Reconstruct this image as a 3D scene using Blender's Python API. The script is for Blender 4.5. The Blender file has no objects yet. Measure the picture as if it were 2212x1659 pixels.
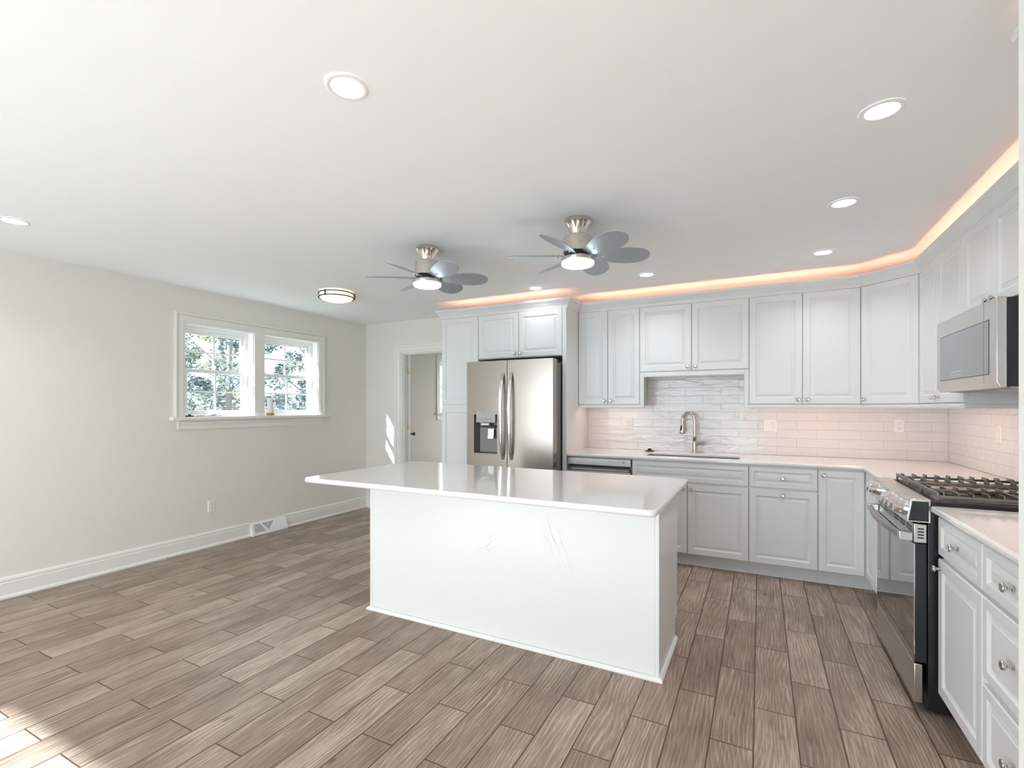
import bpy, bmesh, math, random
from mathutils import Vector, Matrix

# ------------------------------------------------------------------ camera, world, sun, exposure
scn = bpy.context.scene
C = scn.collection
PI = math.pi
CAM_H, YAW, FPX, HOR = 1.3382, 0.4734, 1045.48, 879.48
cam_d = bpy.data.cameras.new('camera')
cam = bpy.data.objects.new('camera', cam_d); C.objects.link(cam)
cam.location = (0, 0, CAM_H); cam.rotation_euler = (PI/2, 0, YAW)
cam_d.sensor_fit = 'HORIZONTAL'; cam_d.sensor_width = 36.0
cam_d.lens = 36.0*FPX/2212.0
cam_d.shift_y = (HOR-829.5)/2212.0
cam_d.clip_start = 0.02
scn.camera = cam
vs = scn.view_settings
vs.view_transform = 'Standard'; vs.look = 'None'; vs.gamma = 1.0; vs.exposure = 0.94
vs.use_curve_mapping = False
cy = scn.cycles
cy.max_bounces = 12; cy.diffuse_bounces = 7; cy.glossy_bounces = 5; cy.transparent_max_bounces = 12
cy.sample_clamp_indirect = 6.0; cy.caustics_reflective = False; cy.caustics_refractive = False
cy.use_denoising = True

w = bpy.data.worlds.new('daylight'); scn.world = w; w.use_nodes = True
bg = w.node_tree.nodes['Background']
bg.inputs[0].default_value = (0.90, 0.95, 1.0, 1); bg.inputs[1].default_value = 3.9

sd = bpy.data.lights.new('sun', 'SUN'); sun = bpy.data.objects.new('sun', sd); C.objects.link(sun)
sd.energy = 16.5; sd.color = (0.84, 0.97, 1.0); sd.angle = math.radians(0.9)
sun.rotation_euler = Vector((0.94, 2.2, -1.48)).to_track_quat('-Z', 'Y').to_euler()

# room numbers
CE = 2.44; YB = 4.8874; XL = -4.7068; XR = 1.3071; YR = -2.1; YF = 8.2
UF = YB-0.325      # upper door fronts, back wall
BF = YB-0.63       # base door fronts, back wall
TF = YB-0.66       # tall cabinet fronts
RU = XR-0.325      # upper door fronts, right wall
RB = XR-0.63       # base door fronts, right wall
DT = 2.268; DB = 1.363
random.seed(7)

def portal(name, loc, rot, sx, sy):
    d = bpy.data.lights.new(name, 'AREA'); d.shape = 'RECTANGLE'; d.size = sx; d.size_y = sy
    d.cycles.is_portal = True
    o = bpy.data.objects.new(name, d); C.objects.link(o); o.location = loc; o.rotation_euler = rot
    return o
portal('portal_rear', (-2.2, YR-0.2, 1.05), (PI/2, 0, PI), 4.5, 2.2).rotation_euler = Vector((0, 1, 0)).to_track_quat('-Z', 'Z').to_euler()
portal('portal_left', (XL-0.2, 3.34, 1.68), (0, 0, 0), 1.7, 1.0).rotation_euler = Vector((1, 0, 0)).to_track_quat('-Z', 'Z').to_euler()

# ------------------------------------------------------------------ materials
def new_mat(name):
    m = bpy.data.materials.new(name); m.use_nodes = True
    return m, m.node_tree, m.node_tree.nodes['Principled BSDF']
def N(nt, t, **kw):
    n = nt.nodes.new(t)
    for k, v in kw.items(): setattr(n, k, v)
    return n
def L(nt, a, b): nt.links.new(a, b)
def plain(name, col, rough=0.5, metal=0.0, var=0.03, scale=6.0, bump=0.0, bscale=200.0, coat=0.0, spec=0.5, stretch=None):
    """colour with a slight noise variation, optional fine bump"""
    m, nt, p = new_mat(name)
    p.inputs['Roughness'].default_value = rough; p.inputs['Metallic'].default_value = metal
    p.inputs['Coat Weight'].default_value = coat; p.inputs['Coat Roughness'].default_value = 0.08
    p.inputs['Specular IOR Level'].default_value = spec
    tc = N(nt, 'ShaderNodeTexCoord'); mp = N(nt, 'ShaderNodeMapping'); L(nt, tc.outputs['Object'], mp.inputs[0])
    if stretch: mp.inputs['Scale'].default_value = stretch
    nz = N(nt, 'ShaderNodeTexNoise'); nz.inputs['Scale'].default_value = scale; nz.inputs['Detail'].default_value = 3
    L(nt, mp.outputs[0], nz.inputs['Vector'])
    mx = N(nt, 'ShaderNodeMix', data_type='RGBA')
    mx.inputs[6].default_value = tuple(c*(1-var) for c in col)+(1,)
    mx.inputs[7].default_value = tuple(min(1, c*(1+var)) for c in col)+(1,)
    L(nt, nz.outputs['Fac'], mx.inputs[0]); L(nt, mx.outputs[2], p.inputs['Base Color'])
    if bump:
        n2 = N(nt, 'ShaderNodeTexNoise'); n2.inputs['Scale'].default_value = bscale; L(nt, mp.outputs[0], n2.inputs['Vector'])
        b = N(nt, 'ShaderNodeBump'); b.inputs['Strength'].default_value = bump; b.inputs['Distance'].default_value = 0.002
        L(nt, n2.outputs['Fac'], b.inputs['Height']); L(nt, b.outputs[0], p.inputs['Normal'])
    return m
def glow(name, col, s):
    m, nt, p = new_mat(name)
    p.inputs['Base Color'].default_value = (0.9, 0.9, 0.9, 1); p.inputs['Roughness'].default_value = 0.4
    p.inputs['Emission Color'].default_value = col+(1,); p.inputs['Emission Strength'].default_value = s
    return m
M = {}
M['wall'] = plain('wall_paint', (0.79, 0.768, 0.725), 0.75, bump=0.06, bscale=350, var=0.01)
M['ceil'] = plain('ceiling_paint', (0.925, 0.94, 0.95), 0.85, bump=0.05, bscale=300, var=0.01)
M['trim'] = plain('trim_paint', (0.83, 0.82, 0.79), 0.4, var=0.01)
M['vinyl'] = plain('white_vinyl', (0.9, 0.9, 0.9), 0.35, var=0.01)
M['cab'] = plain('cabinet_paint', (0.765, 0.775, 0.775), 0.38, var=0.012)
M['cabin'] = plain('cabinet_inside', (0.5, 0.49, 0.47), 0.6, var=0.03)
M['isl'] = plain('island_panel', (0.82, 0.83, 0.82), 0.3, var=0.01)
M['door'] = plain('door_paint', (0.72, 0.73, 0.74), 0.45, var=0.01)
M['plate'] = plain('white_plastic', (0.86, 0.85, 0.83), 0.35, var=0.01)
M['slot'] = plain('dark_slot', (0.05, 0.05, 0.05), 0.6)
M['black'] = plain('black_enamel', (0.012, 0.013, 0.016), 0.3, var=0.2)
M['blackp'] = plain('black_plastic', (0.02, 0.02, 0.02), 0.45)
M['iron'] = plain('cast_iron', (0.24, 0.23, 0.22), 0.4, metal=1.0, bump=0.2, bscale=400)
M['nickel'] = plain('brushed_nickel', (0.62, 0.58, 0.53), 0.22, 1.0, var=0.05)
M['knobm'] = plain('knob_nickel', (0.66, 0.63, 0.59), 0.18, 1.0, var=0.05)
M['fannickel'] = plain('fan_nickel', (0.70, 0.65, 0.59), 0.16, 1.0, var=0.04)
M['satin'] = plain('satin_nickel', (0.66, 0.62, 0.57), 0.42, 1.0, var=0.03)
M['steel'] = plain('stainless_steel', (0.405, 0.365, 0.335), 0.27, 1.0, var=0.06, scale=3, stretch=(60, 60, 0.6))
M['steelh'] = plain('stainless_horizontal', (0.62, 0.605, 0.585), 0.3, 1.0, var=0.05, scale=3, stretch=(0.6, 0.6, 80))
M['bright'] = plain('polished_steel', (0.85, 0.85, 0.85), 0.12, 1.0, var=0.02)
M['sink'] = plain('sink_steel', (0.6, 0.58, 0.56), 0.35, 1.0, var=0.04)
M['blade'] = plain('fan_blade_silver', (0.45, 0.485, 0.53), 0.40, 0.5, var=0.03)
M['brass'] = plain('aged_brass', (0.55, 0.45, 0.33), 0.35, 1.0, var=0.08)
M['bronze'] = plain('dark_hardware', (0.07, 0.06, 0.055), 0.35, 0.9)
M['ovenglass'] = plain('oven_glass', (0.40, 0.40, 0.41), 0.04, 1.0, var=0.02)
M['mwglass'] = plain('microwave_glass', (0.34, 0.34, 0.345), 0.12, 0.75, var=0.02)
M['handlesteel'] = plain('shaded_steel', (0.40, 0.385, 0.37), 0.28, 1.0, var=0.03)
M['cooktop'] = plain('cooktop_steel', (0.7, 0.68, 0.66), 0.25, 1.0, var=0.03)
M['panelgrey'] = plain('panel_grey', (0.45, 0.44, 0.41), 0.35, 0.3)
M['recess'] = plain('recess_grey', (0.22, 0.22, 0.22), 0.3, 0.6)
M['mark'] = plain('dark_print', (0.10, 0.10, 0.10), 0.5)
M['rubber'] = plain('black_rubber', (0.015, 0.015, 0.015), 0.5)
M['amber'] = plain('amber_liquid', (0.35, 0.25, 0.10), 0.2)
M['film'] = plain('clear_film', (0.75, 0.78, 0.80), 0.15)
M['bark'] = plain('bark', (0.12, 0.11, 0.105), 0.9, var=0.3, scale=8)
M['leaf'] = plain('leaf_green', (0.135, 0.160, 0.140), 0.6, var=0.45, scale=1.5)
M['leaf2'] = plain('leaf_blue_green', (0.115, 0.145, 0.150), 0.6, var=0.45, scale=1.5)
M['leaf3'] = plain('leaf_yellow_green', (0.22, 0.24, 0.14), 0.6, var=0.4, scale=1.5)
M['lawn'] = plain('lawn_grass', (0.11, 0.125, 0.085), 0.9, var=0.3, scale=2)
M['siding'] = plain('pale_siding', (0.72, 0.74, 0.76), 0.7)
M['shingle'] = plain('grey_shingle', (0.42, 0.43, 0.45), 0.8, var=0.12, scale=9)
M['lens'] = glow('downlight_lens', (1.0, 0.98, 0.95), 4.0)
M['fanlens'] = glow('fan_light_lens', (0.80, 0.95, 1.0), 6.0)
M['dome'] = glow('dome_glass', (1.0, 0.86, 0.60), 0.52)
M['led'] = glow('warm_led', (1.0, 0.47, 0.30), 18.0)
M['ledu'] = glow('warm_led_under', (1.0, 0.58, 0.43), 19.0)

def quartz():
    m, nt, p = new_mat('white_quartz')
    tc = N(nt, 'ShaderNodeTexCoord')
    nz = N(nt, 'ShaderNodeTexNoise'); nz.inputs['Scale'].default_value = 220; nz.inputs['Detail'].default_value = 2
    L(nt, tc.outputs['Object'], nz.inputs['Vector'])
    cr = N(nt, 'ShaderNodeValToRGB'); e = cr.color_ramp.elements
    e[0].position = 0.35; e[0].color = (0.78, 0.75, 0.72, 1); e[1].position = 0.6; e[1].color = (0.85, 0.83, 0.81, 1)
    L(nt, nz.outputs['Fac'], cr.inputs[0]); L(nt, cr.outputs[0], p.inputs['Base Color'])
    p.inputs['Roughness'].default_value = 0.09; p.inputs['Coat Weight'].default_value = 0.3; p.inputs['Coat Roughness'].default_value = 0.04
    return m
M['quartz'] = quartz()

def glassmat():
    m = bpy.data.materials.new('window_glass'); m.use_nodes = True; nt = m.node_tree
    nt.nodes.remove(nt.nodes['Principled BSDF']); out = nt.nodes['Material Output']
    tr = N(nt, 'ShaderNodeBsdfTransparent'); gl = N(nt, 'ShaderNodeBsdfGlossy'); gl.inputs['Roughness'].default_value = 0.02
    lw = N(nt, 'ShaderNodeLayerWeight'); pw = N(nt, 'ShaderNodeMath', operation='POWER'); pw.inputs[1].default_value = 5.0; L(nt, lw.outputs['Facing'], pw.inputs[0])
    fr = N(nt, 'ShaderNodeMath', operation='MULTIPLY_ADD'); fr.inputs[1].default_value = 0.9; fr.inputs[2].default_value = 0.035; L(nt, pw.outputs[0], fr.inputs[0])
    tr.inputs[0].default_value = (0.95, 0.97, 0.97, 1)
    mx = N(nt, 'ShaderNodeMixShader'); L(nt, fr.outputs[0], mx.inputs[0]); L(nt, tr.outputs[0], mx.inputs[1]); L(nt, gl.outputs[0], mx.inputs[2])
    L(nt, mx.outputs[0], out.inputs[0])
    return m
M['glass'] = glassmat()

def floor_mat():
    m, nt, p = new_mat('wood_plank_tile')
    tc = N(nt, 'ShaderNodeTexCoord'); sx = N(nt, 'ShaderNodeSeparateXYZ'); L(nt, tc.outputs['Object'], sx.inputs[0])
    def math_(op, a, b=None):
        n = N(nt, 'ShaderNodeMath', operation=op)
        for i, v in enumerate((a, b)):
            if v is None: continue
            if isinstance(v, (int, float)): n.inputs[i].default_value = v
            else: L(nt, v, n.inputs[i])
        return n.outputs[0]
    u = math_('SUBTRACT', sx.outputs['Y'], 2.7235-0.6185*20)
    v = math_('ADD', sx.outputs['X'], 0.0225+0.1588*60)
    cv = N(nt, 'ShaderNodeCombineXYZ'); L(nt, u, cv.inputs[0]); L(nt, v, cv.inputs[1])
    def brick(c1, c2, mo, ms):
        b = N(nt, 'ShaderNodeTexBrick'); b.offset = 0.5; b.offset_frequency = 2; b.squash = 1.0
        L(nt, cv.outputs[0], b.inputs['Vector'])
        b.inputs['Scale'].default_value = 1.0; b.inputs['Brick Width'].default_value = 0.6185; b.inputs['Row Height'].default_value = 0.1588
        b.inputs['Mortar Size'].default_value = ms; b.inputs['Mortar Smooth'].default_value = 0.25; b.inputs['Bias'].default_value = 0.0
        b.inputs['Color1'].default_value = c1; b.inputs['Color2'].default_value = c2; b.inputs['Mortar'].default_value = mo
        return b
    bid = brick((0, 0, 0, 1), (1, 1, 1, 1), (0.5, 0.5, 0.5, 1), 0.0)     # one random value per tile
    rnd = N(nt, 'ShaderNodeSeparateColor'); L(nt, bid.outputs['Color'], rnd.inputs[0]); rv = rnd.outputs[0]
    seed = math_('MULTIPLY', rv, 91.0)
    def noise(su, sv, det, rough=0.55, dist=0.0):
        a = N(nt, 'ShaderNodeCombineXYZ')
        L(nt, math_('MULTIPLY', u, su), a.inputs[0]); L(nt, math_('MULTIPLY', v, sv), a.inputs[1]); L(nt, seed, a.inputs[2])
        n = N(nt, 'ShaderNodeTexNoise'); n.inputs['Scale'].default_value = 1.0; n.inputs['Detail'].default_value = det
        n.inputs['Roughness'].default_value = rough; n.inputs['Distortion'].default_value = dist
        L(nt, a.outputs[0], n.inputs['Vector']); return n.outputs['Fac']
    blot = noise(3.2, 9.0, 2, 0.5)                 # broad blotches
    grain = noise(7.0, 170.0, 5, 0.68, 0.2)        # fine streaks
    # cathedral rings: distorted bands across the board
    warp = noise(1.3, 5.0, 1.5, 0.5)
    ph = math_('ADD', math_('MULTIPLY', v, 330.0), math_('MULTIPLY', warp, 62.0))
    ring = math_('ADD', math_('MULTIPLY', math_('SINE', math_('ADD', ph, seed)), 0.5), 0.5)
    ring = math_('MULTIPLY', math_('POWER', ring, 4.0), noise(2.0, 4.0, 1))
    # knots
    vo = N(nt, 'ShaderNodeTexVoronoi'); a = N(nt, 'ShaderNodeCombineXYZ')
    L(nt, math_('MULTIPLY', u, 2.6), a.inputs[0]); L(nt, math_('MULTIPLY', v, 5.2), a.inputs[1]); L(nt, seed, a.inputs[2])
    vo.inputs['Scale'].default_value = 1.0; L(nt, a.outputs[0], vo.inputs['Vector'])
    kn = N(nt, 'ShaderNodeMapRange'); kn.inputs[1].default_value = 0.03; kn.inputs[2].default_value = 0.08; kn.inputs[3].default_value = 0.32; kn.inputs[4].default_value = 0.0
    L(nt, vo.outputs['Distance'], kn.inputs[0])
    t = math_('ADD', math_('MULTIPLY', blot, 0.55), math_('SUBTRACT', math_('MULTIPLY', grain, 1.15), 0.20))
    t = math_('ADD', t, math_('MULTIPLY', math_('SUBTRACT', rv, 0.5), 0.22))
    t = math_('ADD', t, math_('MULTIPLY', ring, 0.34))
    t = math_('SUBTRACT', t, kn.outputs[0])
    cr = N(nt, 'ShaderNodeValToRGB'); e = cr.color_ramp.elements
    e[0].position = 0.30; e[0].color = (0.118, 0.074, 0.054, 1)
    e[1].position = 0.98; e[1].color = (0.53, 0.425, 0.352, 1)
    k = cr.color_ramp.elements.new(0.52); k.color = (0.230, 0.157, 0.120, 1)
    k = cr.color_ramp.elements.new(0.74); k.color = (0.325, 0.240, 0.190, 1)
    L(nt, t, cr.inputs[0])
    g = brick((0, 0, 0, 1), (0, 0, 0, 1), (1, 1, 1, 1), 0.0033)
    mx = N(nt, 'ShaderNodeMix', data_type='RGBA'); mx.inputs[7].default_value = (0.085, 0.050, 0.036, 1)
    L(nt, g.outputs['Fac'], mx.inputs[0]); L(nt, cr.outputs[0], mx.inputs[6]); L(nt, mx.outputs[2], p.inputs['Base Color'])
    p.inputs['Roughness'].default_value = 0.42
    hh = math_('SUBTRACT', math_('MULTIPLY', grain, 0.25), g.outputs['Fac'])
    b = N(nt, 'ShaderNodeBump'); b.inputs['Strength'].default_value = 0.5; b.inputs['Distance'].default_value = 0.002
    L(nt, hh, b.inputs['Height']); L(nt, b.outputs[0], p.inputs['Normal'])
    return m
M['floor'] = floor_mat()

def splash_mat(name, axis):
    m, nt, p = new_mat(name)
    tc = N(nt, 'ShaderNodeTexCoord'); sx = N(nt, 'ShaderNodeSeparateXYZ'); L(nt, tc.outputs['Object'], sx.inputs[0])
    ad = N(nt, 'ShaderNodeVectorMath', operation='ADD')
    cv = N(nt, 'ShaderNodeCombineXYZ'); L(nt, sx.outputs[axis], cv.inputs[0]); L(nt, sx.outputs['Z'], cv.inputs[1])
    L(nt, cv.outputs[0], ad.inputs[0]); ad.inputs[1].default_value = (3.05*2+0.02, 0.0762*20-0.914, 0)
    b = N(nt, 'ShaderNodeTexBrick'); b.offset = 0.5; b.offset_frequency = 2; L(nt, ad.outputs[0], b.inputs['Vector'])
    b.inputs['Scale'].default_value = 1; b.inputs['Brick Width'].default_value = 0.305; b.inputs['Row Height'].default_value = 0.0762
    b.inputs['Mortar Size'].default_value = 0.0016; b.inputs['Mortar Smooth'].default_value = 0.4
    b.inputs['Color1'].default_value = (0.77, 0.755, 0.75, 1); b.inputs['Color2'].default_value = (0.79, 0.775, 0.77, 1); b.inputs['Mortar'].default_value = (0.745, 0.73, 0.715, 1)
    L(nt, b.outputs['Color'], p.inputs['Base Color']); p.inputs['Roughness'].default_value = 0.10
    nz = N(nt, 'ShaderNodeTexNoise'); nz.inputs['Scale'].default_value = 16; nz.inputs['Detail'].default_value = 1.5; nz.inputs['Distortion'].default_value = 0.9
    mp = N(nt, 'ShaderNodeMapping'); mp.inputs['Rotation'].default_value = (0, 0, 0.6); mp.inputs['Scale'].default_value = (0.55, 1.4, 1)
    L(nt, ad.outputs[0], mp.inputs[0]); L(nt, mp.outputs[0], nz.inputs['Vector'])
    mm = N(nt, 'ShaderNodeMath', operation='SUBTRACT'); L(nt, nz.outputs['Fac'], mm.inputs[0]); L(nt, b.outputs['Fac'], mm.inputs[1])
    bp = N(nt, 'ShaderNodeBump'); bp.inputs['Strength'].default_value = 0.9; bp.inputs['Distance'].default_value = 0.004
    L(nt, mm.outputs[0], bp.inputs['Height']); L(nt, bp.outputs[0], p.inputs['Normal'])
    return m
M['splash_x'] = splash_mat('wavy_white_tile_back', 'X'); M['splash_y'] = splash_mat('wavy_white_tile_side', 'Y')

def smudge_mat():
    """island panel with a few faint wipe marks"""
    m, nt, p = new_mat('island_panel_wiped')
    tc = N(nt, 'ShaderNodeTexCoord'); p.inputs['Roughness'].default_value = 0.3
    def streak(cx, cz, r, ang, amp):
        mp = N(nt, 'ShaderNodeMapping', vector_type='TEXTURE'); mp.inputs['Location'].default_value = (cx, 0, cz); mp.inputs['Rotation'].default_value = (0, ang, 0); mp.inputs['Scale'].default_value = (r, 1, r*0.42)
        L(nt, tc.outputs['Object'], mp.inputs[0])
        sp = N(nt, 'ShaderNodeSeparateXYZ'); L(nt, mp.outputs[0], sp.inputs[0])
        fl = N(nt, 'ShaderNodeCombineXYZ'); L(nt, sp.outputs[0], fl.inputs[0]); L(nt, sp.outputs[2], fl.inputs[2])
        ln = N(nt, 'ShaderNodeVectorMath', operation='LENGTH'); L(nt, fl.outputs[0], ln.inputs[0])
        mr = N(nt, 'ShaderNodeMapRange'); mr.inputs[1].default_value = 0.3; mr.inputs[2].default_value = 1.0; mr.inputs[3].default_value = amp; mr.inputs[4].default_value = 0
        L(nt, ln.outputs['Value'], mr.inputs[0])
        m2 = N(nt, 'ShaderNodeMapping'); m2.inputs['Scale'].default_value = (0.9, 1, 7.0); L(nt, fl.outputs[0], m2.inputs[0])
        nz = N(nt, 'ShaderNodeTexNoise'); nz.inputs['Scale'].default_value = 1.4; nz.inputs['Detail'].default_value = 2; nz.inputs['Distortion'].default_value = 1.2; L(nt, m2.outputs[0], nz.inputs['Vector'])
        r2 = N(nt, 'ShaderNodeMapRange'); r2.inputs[1].default_value = 0.5; r2.inputs[2].default_value = 0.66; L(nt, nz.outputs['Fac'], r2.inputs[0])
        mu = N(nt, 'ShaderNodeMath', operation='MULTIPLY'); L(nt, mr.outputs[0], mu.inputs[0]); L(nt, r2.outputs[0], mu.inputs[1])
        return mu.outputs[0]
    a = streak(1.33, 0.60, 0.20, 1.15, 0.50); b = streak(0.92, 0.56, 0.16, -0.6, 0.36)
    ad = N(nt, 'ShaderNodeMath', operation='ADD'); L(nt, a, ad.inputs[0]); L(nt, b, ad.inputs[1])
    mx = N(nt, 'ShaderNodeMix', data_type='RGBA'); mx.inputs[6].default_value = (0.82, 0.83, 0.82, 1); mx.inputs[7].default_value = (0.5, 0.5, 0.5, 1)
    L(nt, ad.outputs[0], mx.inputs[0]); L(nt, mx.outputs[2], p.inputs['Base Color'])
    return m
M['islw'] = smudge_mat()

# ------------------------------------------------------------------ mesh builder
class MB:
    def __init__(s): s.v = []; s.f = []
    def add(s, vs, fs):
        k = len(s.v); s.v += [tuple(p) for p in vs]; s.f += [tuple(i+k for i in f) for f in fs]; return s
    def box(s, x0, x1, y0, y1, z0, z1):
        if x0 > x1: x0, x1 = x1, x0
        if y0 > y1: y0, y1 = y1, y0
        if z0 > z1: z0, z1 = z1, z0
        return s.add([(x0,y0,z0),(x1,y0,z0),(x1,y1,z0),(x0,y1,z0),(x0,y0,z1),(x1,y0,z1),(x1,y1,z1),(x0,y1,z1)],
                     [(0,3,2,1),(4,5,6,7),(0,1,5,4),(1,2,6,5),(2,3,7,6),(3,0,4,7)])
    def prism(s, poly, z0, z1):
        """poly in (x, y), counter-clockwise, extruded along z"""
        n = len(poly)
        return s.add([(x,y,z0) for x,y in poly]+[(x,y,z1) for x,y in poly],
                     [tuple(range(n-1,-1,-1)), tuple(range(n,2*n))]+[(i,(i+1)%n,n+(i+1)%n,n+i) for i in range(n)])
    def extr(s, poly, axis, a0, a1):
        """poly of (p, q) extruded along axis: x -> (a,p,q), y -> (p,a,q)"""
        n = len(poly)
        f = (lambda p,q,a: (a,p,q)) if axis == 'x' else (lambda p,q,a: (p,a,q))
        return s.add([f(p,q,a0) for p,q in poly]+[f(p,q,a1) for p,q in poly],
                     [tuple(range(n)), tuple(range(2*n-1,n-1,-1))]+[(i,n+i,n+(i+1)%n,(i+1)%n) for i in range(n)])
    def lathe(s, prof, seg=24, axis='z', c=(0,0,0), cap=True):
        """prof of (radius, height)"""
        vs = []; fs = []; n = len(prof)
        def put(r,h,a):
            x, y = r*math.cos(a), r*math.sin(a)
            if axis == 'z': q = (x,y,h)
            elif axis == '-y': q = (x,-h,y)
            elif axis == 'x': q = (h,x,y)
            else: q = (x,h,y)
            return (q[0]+c[0], q[1]+c[1], q[2]+c[2])
        for r,h in prof:
            for i in range(seg): vs.append(put(r,h,2*PI*i/seg))
        for j in range(n-1):
            for i in range(seg):
                fs.append((j*seg+i, j*seg+(i+1)%seg, (j+1)*seg+(i+1)%seg, (j+1)*seg+i))
        if cap:
            if prof[0][0] > 1e-6: fs.append(tuple(range(seg-1,-1,-1)))
            if prof[-1][0] > 1e-6: fs.append(tuple((n-1)*seg+i for i in range(seg)))
        return s.add(vs, fs)
    def tube(s, pts, r, seg=12, squash=None):
        pts = [Vector(p) for p in pts]; n = len(pts); vs = []; fs = []
        rs = r if isinstance(r, (list, tuple)) else [r]*n
        up = None
        for i,p in enumerate(pts):
            t = (pts[min(i+1,n-1)]-pts[max(i-1,0)]).normalized()
            if up is None:
                up = Vector((0,0,1)) if abs(t.z) < 0.9 else Vector((0,1,0))
            a = t.cross(up).normalized(); b = a.cross(t).normalized(); up = b
            for k in range(seg):
                th = 2*PI*k/seg
                q = p + a*math.cos(th)*rs[i]*(squash[0] if squash else 1) + b*math.sin(th)*rs[i]*(squash[1] if squash else 1)
                vs.append(q)
        for i in range(n-1):
            for k in range(seg):
                fs.append((i*seg+k, i*seg+(k+1)%seg, (i+1)*seg+(k+1)%seg, (i+1)*seg+k))
        fs.append(tuple(range(seg-1,-1,-1))); fs.append(tuple((n-1)*seg+k for k in range(seg)))
        return s.add(vs, fs)
    def sweep(s, path, prof, closed_prof=True, zbase=0):
        """mitred sweep of prof (out, z) along a 2-D path; 'out' is to the right of the direction of travel"""
        path = [Vector(p) for p in path]; n = len(path); m = len(prof); vs = []; fs = []
        dirs = [(path[i+1]-path[i]).normalized() for i in range(n-1)]
        for i,p in enumerate(path):
            nr = [Vector((d.y,-d.x)) for d in (dirs[max(i-1,0)], dirs[min(i,n-2)])]
            mt = nr[0]+nr[1]; mt = mt/max(1e-6, mt.dot(nr[1])) if 0 < i < n-1 else nr[1]
            if i == 0: mt = nr[1]
            if i == n-1: mt = nr[0]
            for o,z in prof: vs.append((p.x+mt.x*o, p.y+mt.y*o, z+zbase))
        mm = m if closed_prof else m-1
        for i in range(n-1):
            for k in range(mm):
                fs.append((i*m+k, i*m+(k+1)%m, (i+1)*m+(k+1)%m, (i+1)*m+k))
        if closed_prof:
            fs.append(tuple(range(m-1,-1,-1))); fs.append(tuple((n-1)*m+k for k in range(m)))
        return s.add(vs, fs)
    def rings(s, w, h, rg, back, x0=0, z0=0):
        """front facing -y made of nested rectangles rg = [(inset, y), ...], closed at y = back"""
        vs = []; fs = []
        def rect(i,y): return [(x0+i,y,z0+i),(x0+w-i,y,z0+i),(x0+w-i,y,z0+h-i),(x0+i,y,z0+h-i)]
        vs += rect(0, back)
        for i,y in rg: vs += rect(i,y)
        fs.append((3,2,1,0))
        for r in range(len(rg)):
            a, b = r*4, (r+1)*4
            for k in range(4): fs.append((a+k, a+(k+1)%4, b+(k+1)%4, b+k))
        e = len(rg)*4; fs.append((e,e+1,e+2,e+3))
        return s.add(vs, fs)
    def build(s, name, mat, parent=None, bevel=0, smooth=None, seg=2):
        me = bpy.data.meshes.new(name); me.from_pydata(s.v, [], s.f); me.update()
        bm = bmesh.new(); bm.from_mesh(me); bmesh.ops.recalc_face_normals(bm, faces=bm.faces[:]); bm.to_mesh(me); bm.free()
        o = bpy.data.objects.new(name, me); C.objects.link(o); me.materials.append(mat)
        if parent: o.parent = parent
        if smooth is not None or bevel:
            me.polygons.foreach_set('use_smooth', [True]*len(me.polygons))
            me.set_sharp_from_angle(angle=math.radians(smooth if smooth is not None else 30))
        if bevel:
            b = o.modifiers.new('bevel', 'BEVEL'); b.width = bevel; b.segments = seg; b.limit_method = 'ANGLE'; b.angle_limit = math.radians(40)
            b.harden_normals = False
        return o
def tag(o, label=None, cat=None, group=None, kind=None):
    if label: o['label'] = label
    if cat: o['category'] = cat
    if group: o['group'] = group
    if kind: o['kind'] = kind
    return o
def thing(name, label, cat, loc=(0,0,0), rz=0.0, group=None, kind=None):
    o = bpy.data.objects.new(name, None); o.empty_display_size = 0.05; C.objects.link(o)
    o.location = loc; o.rotation_euler = (0,0,rz)
    return tag(o, label, cat, group, kind)
def copy_tree(o, parent=None):
    c = o.copy(); C.objects.link(c)
    if parent: c.parent = parent
    for ch in [x for x in scn.objects if x.parent == o]: copy_tree(ch, c)
    return c
def struct(o, label=None): return tag(o, label, None, None, 'structure')

# ------------------------------------------------------------------ room shell
def wall_x(name, x0, x1, y0, y1, holes, label, z1=2.5):
    """wall in a plane of constant x with holes [(ya, yb, za, zb)] sorted along y"""
    m = MB(); y = y0
    for ya, yb, za, zb in holes:
        if ya > y: m.box(x0,x1,y,ya,0,z1)
        if za > 0: m.box(x0,x1,ya,yb,0,za)
        m.box(x0,x1,ya,yb,zb,z1); y = yb
    m.box(x0,x1,y,y1,0,z1)
    return struct(m.build(name, M['wall']), label)
def wall_y(name, y0, y1, x0, x1, holes, label, z1=2.5):
    m = MB(); x = x0
    for xa, xb, za, zb in holes:
        if xa > x: m.box(x,xa,y0,y1,0,z1)
        if za > 0: m.box(xa,xb,y0,y1,0,za)
        m.box(xa,xb,y0,y1,zb,z1); x = xb
    m.box(x,x1,y0,y1,0,z1)
    return struct(m.build(name, M['wall']), label)
DO = (-4.107, -3.295, 2.044)
WZ0, WZ1 = 1.248, 2.12
W1 = (2.584, 3.276); W2 = (3.384, 4.098); W3 = (6.56, 7.27)
struct(MB().box(XL-0.15, XR+0.12, YR-0.15, YF+0.1, -0.12, 0).build('floor', M['floor']), 'brown wood-look plank tile floor')
struct(MB().box(XL-0.15, XR+0.12, YR-0.15, YF+0.1, CE, CE+0.1).build('ceiling', M['ceil']), 'smooth white ceiling')
wall_x('wall_left', XL-0.15, XL, YR-0.15, YF+0.1, [W1+(WZ0,WZ1), W2+(WZ0,WZ1), W3+(WZ0,WZ1)], 'cream painted wall with the twin window', z1=CE)
wall_y('wall_back', YB, YB+0.12, XL, XR, [(DO[0], DO[1], 0, DO[2])], 'cream painted wall behind the kitchen cabinets', z1=CE)
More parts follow.
